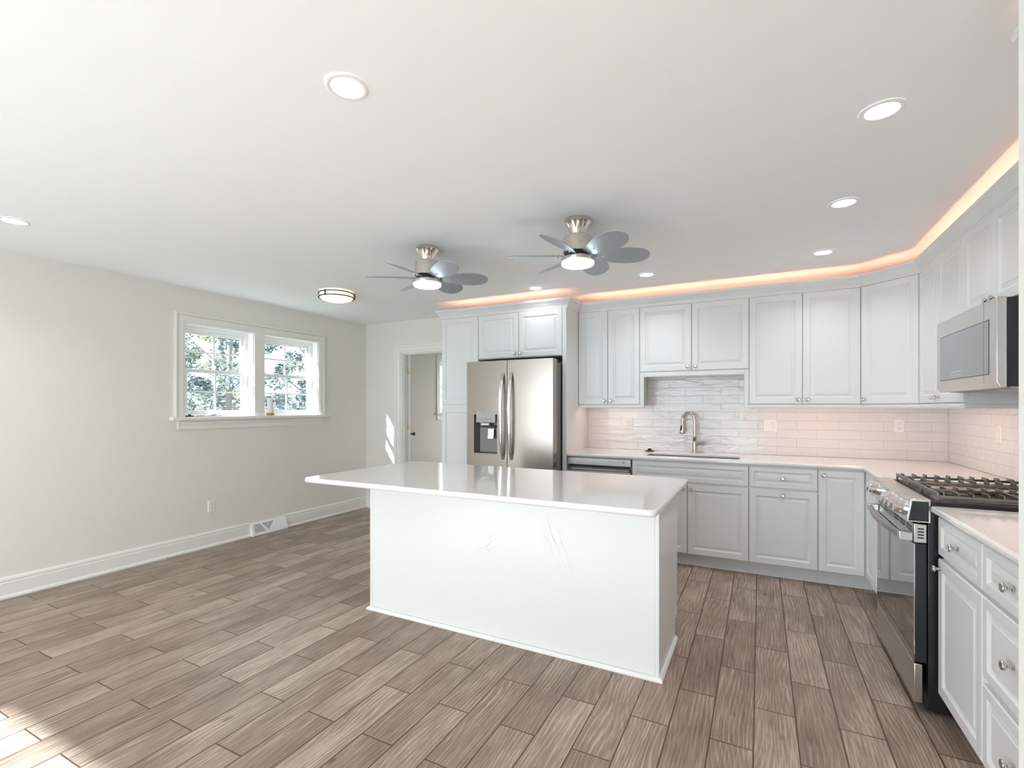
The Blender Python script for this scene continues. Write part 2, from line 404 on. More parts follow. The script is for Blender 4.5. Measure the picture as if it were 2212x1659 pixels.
wall_x('wall_right', XR, XR+0.12, YR-0.15, YB+0.12, [], 'wall behind the range', z1=CE)
wall_y('wall_rear', YR-0.15, YR, XL, XR, [(-4.35, -0.1, 0.0, 2.13)], 'wall with the wide glazed door behind the viewer', z1=CE)
wall_y('wall_hall', YF, YF+0.1, XL, -2.7, [(-4.3, -3.2, 0.7, 2.1)], 'end wall of the room beyond the doorway', z1=CE)  # unseen opening added so daylight brightens the far room
wall_x('wall_hall_side', -2.8, -2.7, YB+0.12, YF, [], 'side wall of the room beyond the doorway', z1=CE)
struct(MB().box(0.347, XR, 0.88, 1.0, 0, CE).build('wall_entry', M['trim'], bevel=0.003), 'pale wall end beside the pantry cabinet')

# baseboards: profile (out, z)
bprof = [(0,0),(0.028,0),(0.027,0.012),(0.020,0.022),(0.016,0.024),(0.016,0.108),(0.0125,0.112),(0.0125,0.118),(0.015,0.122),(0.013,0.136),(0.006,0.146),(0,0.147)]
reg_y = (3.215, 3.64)
bb = MB(); bb.sweep([(XL, YR), (XL, reg_y[0])], bprof); bb.sweep([(XL, reg_y[1]), (XL, YB), (DO[0]-0.088, YB)], bprof)
struct(bb.build('baseboard_left', M['trim'], smooth=25), 'white moulded baseboard along the cream wall')
struct(MB().sweep([(XL, YB+0.12), (XL, YF)][::1], bprof).build('baseboard_hall', M['trim'], smooth=25))

# twin window: casing, stool, apron
t = MB()
cas = 0.085
def casing_z(y0,y1,z0,z1): t.box(XL, XL+0.016, y0, y1, z0, z1)
yl, yr = W1[0], W2[1]
def frame_prof(o0, o1, d0, d1):
    # picture-frame ring round three sides (out distance o0..o1, depth d1)
    t.box(XL+d0, XL+d1, yl-o1, yl-o0, WZ0, WZ1+o1); t.box(XL+d0, XL+d1, yr+o0, yr+o1, WZ0, WZ1+o1); t.box(XL+d0, XL+d1, yl-o0, yr+o0, WZ1+o0, WZ1+o1)
frame_prof(-0.004, 0.012, 0, 0.012); frame_prof(0.012, 0.06, 0, 0.017); frame_prof(0.06, 0.066, 0, 0.013); frame_prof(0.066, 0.086, 0, 0.024)
t.box(XL, XL+0.014, W1[1]-0.004, W2[0]+0.004, WZ0, WZ1+0.012)
struct(t.build('trim_1', M['trim'], bevel=0.002), 'white casing round the twin window')
t = MB(); t.box(XL-0.075, XL+0.05, yl-0.125, yr+0.16, WZ0-0.032, WZ0+0.0005)
struct(t.build('trim_2', M['trim'], bevel=0.008, seg=3), 'white window stool under the twin window')
t = MB(); t.extr([(XL,WZ0-0.115),(XL+0.013,WZ0-0.115),(XL+0.013,WZ0-0.075),(XL+0.018,WZ0-0.068),(XL+0.018,WZ0-0.05),(XL+0.034,WZ0-0.033),(XL,WZ0-0.033)], 'y', yl-0.06, yr+0.05)
struct(t.build('trim_3', M['trim'], smooth=20), 'white apron below the window stool')

def dh_window(name, ya, yb, label):
    """double-hung window with two-by-two grids in both sashes, in the left wall"""
    root = thing(name, label, None, (XL, ya, WZ0), 0, None, 'structure'); W = yb-ya; H = WZ1-WZ0
    xo = -0.15
    m = MB()   # jamb liner and vinyl frame
    f = 0.035
    m.box(xo, -0.001, 0.0005, 0.012, 0, H-0.0005); m.box(xo, -0.001, W-0.012, W-0.0005, 0, H-0.0005); m.box(xo, -0.001, 0.012, W-0.012, H-0.012, H-0.0005)
    m.box(xo, -0.078, 0.012, W-0.012, 0.0, 0.014)
    m.box(xo, -0.085, 0.012, f, 0.014, H-0.012); m.box(xo, -0.085, W-f, W-0.012, 0.014, H-0.012); m.box(xo, -0.085, f, W-f, H-0.045, H-0.012)
    m.box(-0.10, -0.088, f, f+0.008, 0.014, H-0.045); m.box(-0.10, -0.088, W-f-0.008, W-f, 0.014, H-0.045)
    m.build('frame', M['vinyl'], root, bevel=0.0015)
    def sash(nm, x0, x1, z0, z1, st, rb, rt):
        m = MB(); a, b = f+0.002, W-f-0.002
        m.box(x0,x1,a,a+st,z0,z1); m.box(x0,x1,b-st,b,z0,z1); m.box(x0,x1,a+st,b-st,z0,z0+rb); m.box(x0,x1,a+st,b-st,z1-rt,z1)
        s = m.build(nm, M['vinyl'], root, bevel=0.0015)
        xm = (x0+x1)/2
        g = MB().box(xm-0.003, xm+0.003, a+st-0.002, b-st+0.002, z0+rb-0.002, z1-rt+0.002).build('pane', M['glass'], s)
        k = MB(); c = (a+b)/2; zc = (z0+rb+z1-rt)/2
        k.box(xm-0.006,xm+0.006,c-0.008,c+0.008,z0+rb-0.001,z1-rt+0.001); k.box(xm-0.0061,xm+0.0061,a+st-0.001,b-st+0.001,zc-0.008,zc+0.008)
        k.build('muntin', M['vinyl'], s)
        return s
    mid = 0.425
    sash('upper_sash', -0.140, -0.118, mid, H-0.046, 0.034, 0.03, 0.036)
    lo = sash('lower_sash', -0.114, -0.090, 0.016, mid+0.03, 0.040, 0.042, 0.034)
    lk = MB()
    for q in (0.3, 0.7): lk.box(-0.103, -0.088, W*q-0.025, W*q+0.025, mid+0.03, mid+0.040)
    lk.build('sash_lock', M['vinyl'], lo, bevel=0.002)
    return root
dh_window('window_1', W1[0], W1[1], 'white double-hung window with the clear film on its sill')
dh_window('window_2', W2[0], W2[1], 'white double-hung window with the air freshener on its sill')
dh_window('window_3', W3[0], W3[1], 'white window seen through the doorway')
t = MB()
for a,b in ((W3[0]-0.085, W3[0]), (W3[1], W3[1]+0.085)): t.box(XL, XL+0.018, a, b, WZ0, WZ1+0.085)
t.box(XL, XL+0.018, W3[0], W3[1], WZ1, WZ1+0.085); t.box(XL-0.075, XL+0.05, W3[0]-0.12, W3[1]+0.12, WZ0-0.03, WZ0+0.0005); t.box(XL, XL+0.016, W3[0]-0.07, W3[1]+0.07, WZ0-0.12, WZ0-0.031)
struct(t.build('trim_4', M['trim'], bevel=0.003), 'white casing and stool of the window beyond the doorway')
# glazed door behind the viewer
r = thing('door_2', 'wide glazed sliding door behind the viewer', None, (0,0,0), 0, None, 'structure')
m = MB(); xs = [-4.35, -3.29, -2.225, -1.16, -0.1]
m.box(-4.349, -0.101, YR-0.12, YR-0.03, 2.085, 2.129); m.box(-4.349, -0.101, YR-0.12, YR-0.03, 0.001, 0.05)
for x in xs: m.box(max(-4.349, x-0.04), min(-0.101, x+0.04), YR-0.12, YR-0.03, 0.05, 2.085)
m.build('frame', M['vinyl'], r)
for i in range(4): MB().box(xs[i]+0.038, xs[i+1]-0.038, YR-0.078, YR-0.072, 0.048, 2.087).build('pane', M['glass'], r)

# doorway: casing and jambs, then the open door
t = MB(); a, b, zt = DO
for o0,o1,d in ((-0.004,0.014,0.012),(0.014,0.06,0.016),(0.06,0.086,0.022)):
    t.box(a-o1, a-o0, YB-d, YB, 0, zt+o1); t.box(b+o0, b+o1, YB-d, YB, 0, zt+o1); t.box(a-o0, b+o0, YB-d, YB, zt+o0, zt+o1)
t.box(a, a+0.02, YB+0.0002, YB+0.1198, 0, zt-0.0005); t.box(b-0.02, b, YB+0.0002, YB+0.1198, 0, zt-0.0005); t.box(a+0.02, b-0.02, YB+0.0002, YB+0.1198, zt-0.02, zt-0.0005)
t.box(a+0.02, a+0.032, YB+0.02, YB+0.07, 0, zt-0.02); t.box(b-0.032, b-0.02, YB+0.02, YB+0.07, 0, zt-0.02); t.box(a+0.032, b-0.032, YB+0.02, YB+0.07, zt-0.032, zt-0.02)
struct(t.build('trim_5', M['trim'], bevel=0.002), 'pale casing and jambs of the doorway beside the tall cabinet')
ang = math.atan2(0.775, -0.632)
r = thing('door_1', 'pale grey door standing open beyond the doorway', None, (a+0.030, YB+0.125, 0), ang, None, 'structure')
MB().box(0, 0.76, -0.0175, 0.0175, 0.012, 2.015).build('slab', M['door'], r, bevel=0.002)
for z in (0.25, 1.086, 1.806):
    h = MB(); h.box(-0.002, 0.0, -0.0165, 0.0165, z-0.045, z+0.045); h.lathe([(0.006,z-0.046),(0.006,z+0.046)], 10, c=(-0.006,0.02,0)); h.box(-0.014,-0.004,0.021,0.052,z-0.045,z+0.045)
    h.build('hinge', M['brass'], r)
for sgn in (1,-1):
    k = MB(); k.lathe([(0.030,0),(0.030,0.006),(0.012,0.010),(0.011,0.035),(0.026,0.045),(0.029,0.058),(0.022,0.068),(0,0.070)], 18, axis='y' if sgn > 0 else '-y', c=(0.70, 0.0176*sgn, 0.95))
    k.build('door_handle', M['bronze'], r, smooth=40)

# ------------------------------------------------------------------ cabinets
def panel(name, w, h, mat, parent, x0, z0, frame=0.058, y=0.0):
    """raised-panel door or drawer front, front at y, 19 mm thick"""
    g = 0.0026
    f = min(frame, h*0.27)
    rg = [(0.0, y+0.004), (0.004, y), (f-0.010, y), (f-0.006, y+0.005), (f-0.001, y+0.0095), (f+0.003, y+0.0100), (f+0.021, y+0.0035), (f+0.022, y+0.0022)]
    return MB().rings(w-2*g, h-2*g, rg, y+0.019, x0+g, z0+g).build(name, mat, parent)
KPROF = [(0.0085,0),(0.0085,0.002),(0.0055,0.005),(0.0055,0.012),(0.008,0.016),(0.0145,0.020),(0.0155,0.024),(0.0140,0.0275),(0.0105,0.029),(0.0095,0.0285),(0.0,0.0300)]
kmesh = None
def knob(parent, x, z, y=0.0):
    global kmesh
    if kmesh is None:
        o = MB().lathe(KPROF, 20, '-y').build('knob', M['knobm'], parent, smooth=40); kmesh = o.data
    else:
        o = bpy.data.objects.new('knob', kmesh); C.objects.link(o); o.parent = parent
    o.location = (x, y, z); return o
def cabinet(name, label, cat, loc, rz, wd, z0, z1, depth, fronts, toe=False, group=None, mat=None, hollow=False):
    mat = mat or M['cab']
    group = group or {'wall_cabinet': 'upper wall cabinets', 'base_cabinet': 'base cabinets'}.get(name)
    r = thing(name, label, cat, loc, rz, group)
    b = MB(); e = 0.0006
    if hollow:
        b.box(e, 0.018, 0.0195, depth-0.001, z0, z1); b.box(wd-0.018, wd-e, 0.0195, depth-0.001, z0, z1); b.box(0.018, wd-0.018, depth-0.012, depth-0.001, z0, z1)
        b.box(0.018, wd-0.018, 0.0195, depth-0.012, z0, z0+0.018); b.box(0.018, wd-0.018, 0.0195, 0.038, z0+0.018, z1)
    else: b.box(e, wd-e, 0.0195, depth-0.001, z0, z1)
    b.build('body', M['cab'], r)
    if toe:
        k = MB(); k.box(e, wd-e, 0.10, 0.115, 0.0005, z0-0.0005); k.extr([(0.100,0.0005),(0.088,0.0005),(0.090,0.010),(0.100,0.018)], 'x', e, wd-e)
        k.build('toe_kick', M['cab'], r)
    for kind, xa, xb, za, zb, kn in fronts:
        d = panel(kind, xb-xa, zb-za, mat, r, xa, za, 0.058 if kind == 'door' else 0.045)
        if kn: knob(d, kn[0], kn[1])
    return r
K = 0.032  # knob setback
zk = DB+0.035
# tall group on the back wall
xA, xB, xC = -3.005, -2.551, -1.64
cabinet('pantry_cabinet', 'tall narrow white pantry cabinet left of the refrigerator', 'cabinet', (xA, TF, 0), 0, xB-xA, 0.112, DT, 0.655,
        [('door', 0, xB-xA, 1.362, DT-0.002, None), ('door', 0, xB-xA, 0.114, 1.338, None)], toe=True)
wF = xC-xB
cabinet('wall_cabinet', 'wide white cabinet directly above the refrigerator', 'cabinet', (xB, TF, 0), 0, wF, 1.822, DT, 0.655,
        [('door', 0, wF/2, 1.824, DT-0.002, (wF/2-K, 1.824+0.037)), ('door', wF/2, wF, 1.824, DT-0.002, (wF/2+K, 1.824+0.037))])
p_ = MB().box(xC+0.0005, -1.6005, TF+0.002, YB-0.001, 0.001, DT).build('refrigerator_end_panel', M['cab'], bevel=0.002)
tag(p_, 'tall white end panel between the refrigerator and the dishwasher', 'panel')
# uppers, back wall
x0, x1, x2, x3 = -1.5995, -1.0, -0.082, 0.697
cabinet('wall_cabinet', 'narrow two-door white upper cabinet beside the refrigerator panel', 'cabinet', (x0, UF, 0), 0, x1-x0, DB-0.004, DT, 0.324,
        [('door', 0, 0.2955, DB, DT-0.002, (0.2955-K, zk)), ('door', 0.2955, x1-x0, DB, DT-0.002, (0.2955+K, zk))])
w_ = x2-x1
cabinet('wall_cabinet', 'short two-door white upper cabinet above the sink', 'cabinet', (x1, UF, 0), 0, w_, 1.660, DT, 0.324,
        [('door', 0, w_/2, 1.664, DT-0.002, (w_/2-K, 1.70)), ('door', w_/2, w_, 1.664, DT-0.002, (w_/2+K, 1.70))])
w_ = x3-x2
cabinet('wall_cabinet', 'two-door white upper cabinet left of the corner cabinet', 'cabinet', (x2, UF, 0), 0, w_, DB-0.004, DT, 0.324,
        [('door', 0, w_/2, DB, DT-0.002, (w_/2-K, zk)), ('door', w_/2, w_, DB, DT-0.002, (w_/2+K, zk))])
# diagonal corner upper
yE = 4.277
r = thing('corner_wall_cabinet', 'diagonal one-door white upper cabinet in the corner', 'cabinet', (x3, UF+0.019, 0), -PI/4)
dw = (RU+0.019-x3)*math.sqrt(2)
def tl(px, py):
    dx, dy = px-x3, py-(UF+0.019); c, s = math.cos(PI/4), math.sin(PI/4)
    return (dx*c-dy*s, dx*s+dy*c)
poly = [tl(x3+0.001, YB-0.001), tl(x3+0.001, UF+0.020), tl(RU+0.019, yE+0.0012), tl(XR-0.001, yE+0.0012), tl(XR-0.001, YB-0.001)]
MB().prism(poly, DB-0.004, DT).build('body', M['cab'], r)
d = panel('door', dw-0.022, DT-0.002-DB, M['cab'], r, 0.012, DB, y=-0.0202); knob(d, 0.012+K, zk, -0.0202)
# uppers, right wall (local x runs towards the camera)
yG, yN, yP = 3.452, 2.69, 1.752
w_ = yE-yG
cabinet('wall_cabinet', 'two-door white upper cabinet between the corner and the microwave', 'cabinet', (RU, yE, 0), -PI/2, w_, DB-0.004, DT, 0.324,
        [('door', 0, w_*0.47, DB, DT-0.002, (w_*0.47-K, zk)), ('door', w_*0.47, w_, DB, DT-0.002, (w_*0.47+K, zk))])
w_ = yG-yN
cabinet('wall_cabinet', 'short two-door white cabinet directly above the microwave', 'cabinet', (RU, yG, 0), -PI/2, w_, 1.812, DT, 0.324,
        [('door', 0, w_/2, 1.816, DT-0.002, (w_/2-K, 1.85)), ('door', w_/2, w_, 1.816, DT-0.002, (w_/2+K, 1.85))])
w_ = yN-yP
cabinet('wall_cabinet', 'white upper cabinet on the near side of the microwave', 'cabinet', (RU, yN, 0), -PI/2, w_, DB-0.004, DT, 0.324,
        [('door', 0, w_/2, DB, DT-0.002, (w_/2-K, zk)), ('door', w_/2, w_, DB, DT-0.002, (w_/2+K, zk))])
cabinet('pantry_cabinet', 'tall white pantry cabinet behind the near wall end', 'cabinet', (RB-0.030, yP, 0), -PI/2, 0.60, 0.112, DT, 0.658,
        [('door', 0, 0.60, 1.362, DT-0.002, (K, 1.40)), ('door', 0, 0.60, 0.114, 1.338, (K, 1.30))], toe=True)
# bases, back wall
BT = 0.872
b0, b1, b2 = -1.0, -0.078, 0.386
w_ = b1-b0
cabinet('base_cabinet', 'wide two-door white sink base cabinet below the faucet', 'cabinet', (b0, BF, 0), 0, w_, 0.112, 0.883, 0.629,
        [('drawer_front', 0, w_, 0.708, BT, None), ('door', 0, w_/2, 0.114, 0.696, (w_/2-K, 0.655)), ('door', w_/2, w_, 0.114, 0.696, (w_/2+K, 0.655))], toe=True, hollow=True)
w_ = b2-b1
cabinet('base_cabinet', 'white base cabinet with one drawer right of the sink base', 'cabinet', (b1, BF, 0), 0, w_, 0.112, 0.883, 0.629,
        [('drawer', 0, w_, 0.708, BT, (w_/2, 0.792)), ('door', 0, w_, 0.114, 0.696, (w_/2, 0.662))], toe=True)
# lazy-susan corner base
r = thing('corner_base_cabinet', 'white corner base cabinet with narrow folding doors beside the range', 'cabinet', (b2, BF, 0), 0)
ys = -0.285   # local y of its far end along the right wall
wd = RB-b2
MB().prism([(0.0006, 0.0195), (wd+0.0195, 0.0195), (wd+0.0195, ys), (XR-b2-0.001, ys), (XR-b2-0.001, 0.629), (0.0006, 0.629)], 0.112, 0.883).build('body', M['cab'], r)
k = MB(); k.box(0.0006, wd+0.115, 0.10, 0.115, 0.0005, 0.1115); k.box(wd+0.10, wd+0.115, ys, 0.10, 0.0005, 0.1115); k.extr([(0.100,0.0005),(0.088,0.0005),(0.090,0.010),(0.100,0.018)], 'x', 0.0006, wd+0.09)
k.build('toe_kick', M['cab'], r)
d = panel('door', wd-0.003, BT-0.114, M['cab'], r, 0, 0.114); knob(d, 0.034, BT-0.038)
d = panel('door', -ys-0.004, BT-0.114, M['cab'], r, 0, 0.114); d.location = (wd, -0.002, 0); d.rotation_euler = (0,0,-PI/2)
ySus = BF+ys
w_ = ySus-yG
cabinet('base_cabinet', 'white base cabinet between the corner and the range', 'cabinet', (RB, ySus, 0), -PI/2, w_-0.004, 0.112, 0.883, 0.629,
        [('drawer', 0, w_-0.004, 0.708, BT, (w_/2, 0.792)), ('door', 0, w_-0.004, 0.114, 0.696, (K, 0.655))], toe=True)
# bases near side of the range
yH0, yH1 = 2.672, 2.21
w_ = yH0-yH1
cabinet('base_cabinet', 'white one-drawer one-door base cabinet beside the black range side', 'cabinet', (RB, yH0, 0), -PI/2, w_, 0.112, 0.883, 0.629,
        [('drawer', 0, w_, 0.708, BT, (w_/2, 0.792)), ('door', 0, w_, 0.114, 0.696, (K, 0.655))], toe=True)
w_ = yH1-yP-0.0005
cabinet('drawer_base_cabinet', 'white three-drawer base cabinet cut off by the wall end', 'cabinet', (RB, yH1, 0), -PI/2, w_, 0.112, 0.883, 0.629,
        [('drawer', 0, w_, 0.708, BT, (w_/2, 0.792)), ('drawer', 0, w_, 0.414, 0.696, (w_/2, 0.556)), ('drawer', 0, w_, 0.114, 0.396, (w_/2, 0.256))], toe=True)

# crown moulding: path with the room on the right-hand side of travel
cr_prof = [(0.0,2.2695),(0.010,2.2695),(0.010,2.284),(0.014,2.286),(0.016,2.294),(0.024,2.302),(0.030,2.314),(0.040,2.326),(0.046,2.332),(0.050,2.334),(0.052,2.340),(0.054,2.342),(0.054,2.355),(0.0,2.355)]
g = 0.0195
cpath = [(xA, YB-0.001), (xA, TF+g), (-1.60, TF+g), (-1.60, UF+g), (x3, UF+g), (RU+g, yE), (RU+g, yP), (RB-0.030+g, yP), (RB-0.030+g, yP-0.60)]
crown = MB().sweep(cpath, cr_prof)
tag(crown.build('crown_molding', M['cab'], smooth=22), 'white crown moulding running along the cabinet tops', 'molding')
# under-cabinet light rail
lr = MB(); lz0, lz1, rt = 1.331, 1.3585, 0.016
def railx(xa, xb, za, zb, y=UF): lr.box(xa, xb, y+0.006, y+0.006+rt, za, zb); lr.box(xa, xb, y+0.001, y+0.006, za+0.007, zb-0.007)
railx(-1.599, -0.9615, lz0, lz1); railx(-0.1205, x3, lz0, lz1)
for xa,xb in ((-0.9995,-0.962), (-0.12,-0.083)): lr.box(xa,xb,UF+0.006,UF+0.006+rt,lz1,1.6585); lr.box(xa+0.008,xb-0.008,UF+0.001,UF+0.006,lz1-0.004,1.65)
railx(-0.962, -0.12, 1.616, 1.6585)
lr.sweep([(x3, UF+0.006), (RU+0.006, yE), (RU+0.006, yG), (XR-0.02, yG)], [(-rt,lz0),(0,lz0),(0,lz0+0.007),(0.005,lz0+0.009),(0.005,lz1-0.007),(0,lz1-0.005),(0,lz1),(-rt,lz1)])
l2 = MB(); l2.sweep([(RU+0.006, yN), (RU+0.006, yP+0.001)], [(-rt,lz0),(0,lz0),(0,lz1),(-rt,lz1)])
tag(l2.build('light_rail', M['cab'], bevel=0.0015), 'short white light-rail moulding on the near side of the microwave', 'molding')
tag(lr.build('light_rail', M['cab'], bevel=0.0015), 'white light-rail moulding along the undersides of the upper cabinets', 'molding')

# warm light strips
def strip(label, path, a, z, mat, grp=None):
    r = thing('light_strip', label, 'light strip', (0,0,0), 0, 'warm light strips on the cabinets')
    MB().sweep(path, [(a-0.007,z-0.006),(a+0.007,z-0.006),(a+0.007,z),(a-0.007,z)]).build('channel', M['plate'], r)
    return r
ZL = 2.286
for label, path in (('warm light strip on top of the tall cabinets above the refrigerator', [(xA+0.10, TF+g), (-1.655, TF+g)]),
                    ('warm light strip on top of the back-wall upper cabinets', [(-1.57, UF+g), (x3-0.01, UF+g)]),
                    ('warm light strip on top of the diagonal corner cabinet', [(x3+0.02, UF+g-0.02), (RU+g-0.02, yE+0.02)]),
                    ('warm light strip on top of the right-wall upper cabinets', [(RU+g, yE-0.02), (RU+g, yP+0.05)]),
                    ('warm light strip on top of the tall pantry by the wall end', [(RB-0.030+g, yP-0.04), (RB-0.030+g, yP-0.56)])):
    r = strip(label, path, -0.046, ZL, None)
    MB().sweep(path, [(-0.051,ZL+0.0005),(-0.041,ZL+0.0005)], closed_prof=False).build('diffuser', M['led'], r)
for label, path, zz in (('warm light strip under the narrow upper cabinet by the refrigerator', [(-1.55, UF+0.06), (-1.03, UF+0.06)], DB-0.0105),
                    ('warm light strip under the uppers right of the sink', [(-0.05, UF+0.06), (0.66, UF+0.06)], DB-0.0105),
                    ('warm light strip under the diagonal corner cabinet', [(x3+0.08, UF+0.02), (RU+0.02, yE+0.08)], DB-0.0105),
                    ('warm light strip under the uppers left of the microwave', [(RU+0.06, yE-0.03), (RU+0.06, yG+0.04)], DB-0.0105),
                    ('warm light strip under the upper cabinet near the wall end', [(RU+0.06, yN-0.03), (RU+0.06, yP+0.05)], DB-0.0105)):
    r = strip(label, path, 0.0, zz+0.006, None)
    MB().sweep(path, [(-0.005,zz-0.0007),(0.005,zz-0.0007)], closed_prof=False).build('diffuser', M['ledu'], r)

# ------------------------------------------------------------------ countertops, backsplash
CT0, CT1 = 0.884, 0.914
SX0, SX1, SY0, SY1 = -0.915, -0.155, 4.337, 4.655
def slab_from(polys, name, label, bev=0.011):
    bm = bmesh.new()
    for poly in polys:
        vs = [bm.verts.new((x,y,CT1)) for x,y in poly]; bm.faces.new(vs)
    bmesh.ops.remove_doubles(bm, verts=bm.verts[:], dist=1e-5)
    ret = bmesh.ops.extrude_face_region(bm, geom=bm.faces[:])
    bmesh.ops.translate(bm, verts=[v for v in ret['geom'] if isinstance(v, bmesh.types.BMVert)], vec=(0,0,CT0-CT1))
    bmesh.ops.recalc_face_normals(bm, faces=bm.faces[:])
    me = bpy.data.meshes.new(name); bm.to_mesh(me); bm.free()
    o = bpy.data.objects.new(name, me); C.objects.link(o); me.materials.append(M['quartz'])
    me.polygons.foreach_set('use_smooth', [True]*len(me.polygons)); me.set_sharp_from_angle(angle=math.radians(50))
    b = o.modifiers.new('edge', 'BEVEL'); b.width = bev; b.segments = 4; b.limit_method = 'ANGLE'; b.angle_limit = math.radians(60)
    return tag(o, label, 'countertop')
cx0, cyf, cxr = -1.5995, BF-0.022, RB-0.024
pl = [[(cx0,cyf),(SX0,cyf),(SX0,SY0),(SX0,SY1),(SX0,YB-0.001),(cx0,YB-0.001)],
      [(SX0,cyf),(SX1,cyf),(SX1,SY0),(SX0,SY0)], [(SX0,SY1),(SX1,SY1),(SX1,YB-0.001),(SX0,YB-0.001)],
      [(SX1,cyf),(cxr,cyf),(cxr,yG+0.004),(XR-0.001,yG+0.004),(XR-0.001,YB-0.001),(SX1,YB-0.001),(SX1,SY1),(SX1,SY0)]]
slab_from(pl, 'countertop', 'white quartz countertop with the sink and faucet')
slab_from([[(cxr,yP+0.001),(XR-0.001,yP+0.001),(XR-0.001,yH0+0.008),(cxr,yH0+0.008)]], 'countertop', 'short white quartz countertop on the near side of the range')
struct(tag(MB().box(-1.599, XR-0.009, YB-0.008, YB-0.0005, CT1+0.0005, DB-0.006).box(x1+0.001, x2-0.001, YB-0.008, YB-0.0005, DB-0.006, 1.658).build('backsplash_back', M['splash_x']), 'white wavy tile backsplash behind the sink'))
struct(tag(MB().box(XR-0.008, XR-0.0005, yP+0.001, YB-0.0005, CT1+0.0005, DB-0.006).box(XR-0.008, XR-0.0005, yN+0.001, yG-0.001, DB-0.006, 1.415).build('backsplash_right', M['splash_y']), 'white wavy tile backsplash behind the range'))

# sink, faucet, stopper
r = thing('sink', 'undermounted steel sink set in the countertop', 'sink', (SX0, SY0, 0))
m = MB(); W, D, zb = SX1-SX0, SY1-SY0, 0.70; q = 0.006
m.add([(0-q,0-q,CT0-0.001),(W+q,0-q,CT0-0.001),(W+q,D+q,CT0-0.001),(0-q,D+q,CT0-0.001),(0.01,0.01,zb),(W-0.01,0.01,zb),(W-0.01,D-0.01,zb),(0.01,D-0.01,zb)],
      [(0,1,5,4),(1,2,6,5),(2,3,7,6),(3,0,4,7),(4,5,6,7)])
o = m.build('basin', M['sink'], r); so = o.modifiers.new('t', 'SOLIDIFY'); so.thickness = 0.0015
MB().lathe([(0.045,zb+0.001),(0.045,zb+0.003),(0.03,zb+0.002),(0,zb+0.001)], 20, c=(W/2,D/2,0)).build('drain', M['bright'], r, smooth=40)
fx, fy = -0.536, 4.755
r = thing('faucet', 'nickel gooseneck pull-down faucet behind the sink', 'faucet', (fx, fy, CT1), math.radians(-24))
MB().lathe([(0.030,0.0005),(0.030,0.006),(0.027,0.012),(0.0235,0.05),(0.021,0.09),(0.019,0.14),(0.0205,0.142),(0.0205,0.150),(0.0165,0.153)], 24).build('base', M['nickel'], r, smooth=40)
R_ = 0.062; pts = [(0,0,0.150),(0,0,0.22),(0,0,0.30)]
for k in range(1,15):
    a_ = PI*k/15*1.10; pts.append((-R_+R_*math.cos(a_), -0.0, 0.30+R_*1.15*math.sin(a_)))
e_ = Vector(pts[-1]); dr = (Vector(pts[-1])-Vector(pts[-2])).normalized()
pts.append(tuple(e_+dr*0.02))
MB().tube(pts, 0.0135, 16).build('spout', M['nickel'], r, smooth=50)
s0 = e_+dr*0.02
hd = MB().tube([s0, s0+dr*0.003, s0+dr*0.035, s0+dr*0.085, s0+dr*0.092], [0.0145,0.016,0.018,0.026,0.026], 18).build('spray_head', M['nickel'], r, smooth=40)
MB().tube([s0+dr*0.092, s0+dr*0.097], [0.025,0.023], 18).build('nozzle', M['rubber'], hd)
sd_ = Vector((dr.z,0,-dr.x)).normalized()
if sd_.x > 0: sd_ = -sd_
bt = MB(); c0, c1 = s0+dr*0.022+Vector((-0.002,-0.017,0)), s0+dr*0.070+Vector((-0.003,-0.021,0))
bt.tube([c0, (c0+c1)/2, c1], [0.007,0.010,0.010], 10, squash=(1.0,0.55)); bt.build('spray_button', M['rubber'], hd, smooth=60)
hm = MB(); hm.tube([(0.012,0,0.083),(0.04,0,0.092),(0.062,0,0.094),(0.078,0,0.094)], [0.018,0.0155,0.0155,0.0165], 16); hm.tube([(0.0785,0,0.094),(0.1,0,0.094)], [0.0175,0.0185], 16)
hm.build('handle', M['nickel'], r, smooth=40)
st = MB().lathe([(0.040,0.0005),(0.041,0.004),(0.038,0.007),(0.018,0.010),(0.0155,0.022),(0.017,0.026),(0.015,0.028),(0,0.028)], 24).build('sink_stopper', M['rubber'], smooth=40)
st.location = (-0.945, 4.745, CT1); tag(st, 'black rubber stopper on the counter behind the sink', 'stopper')

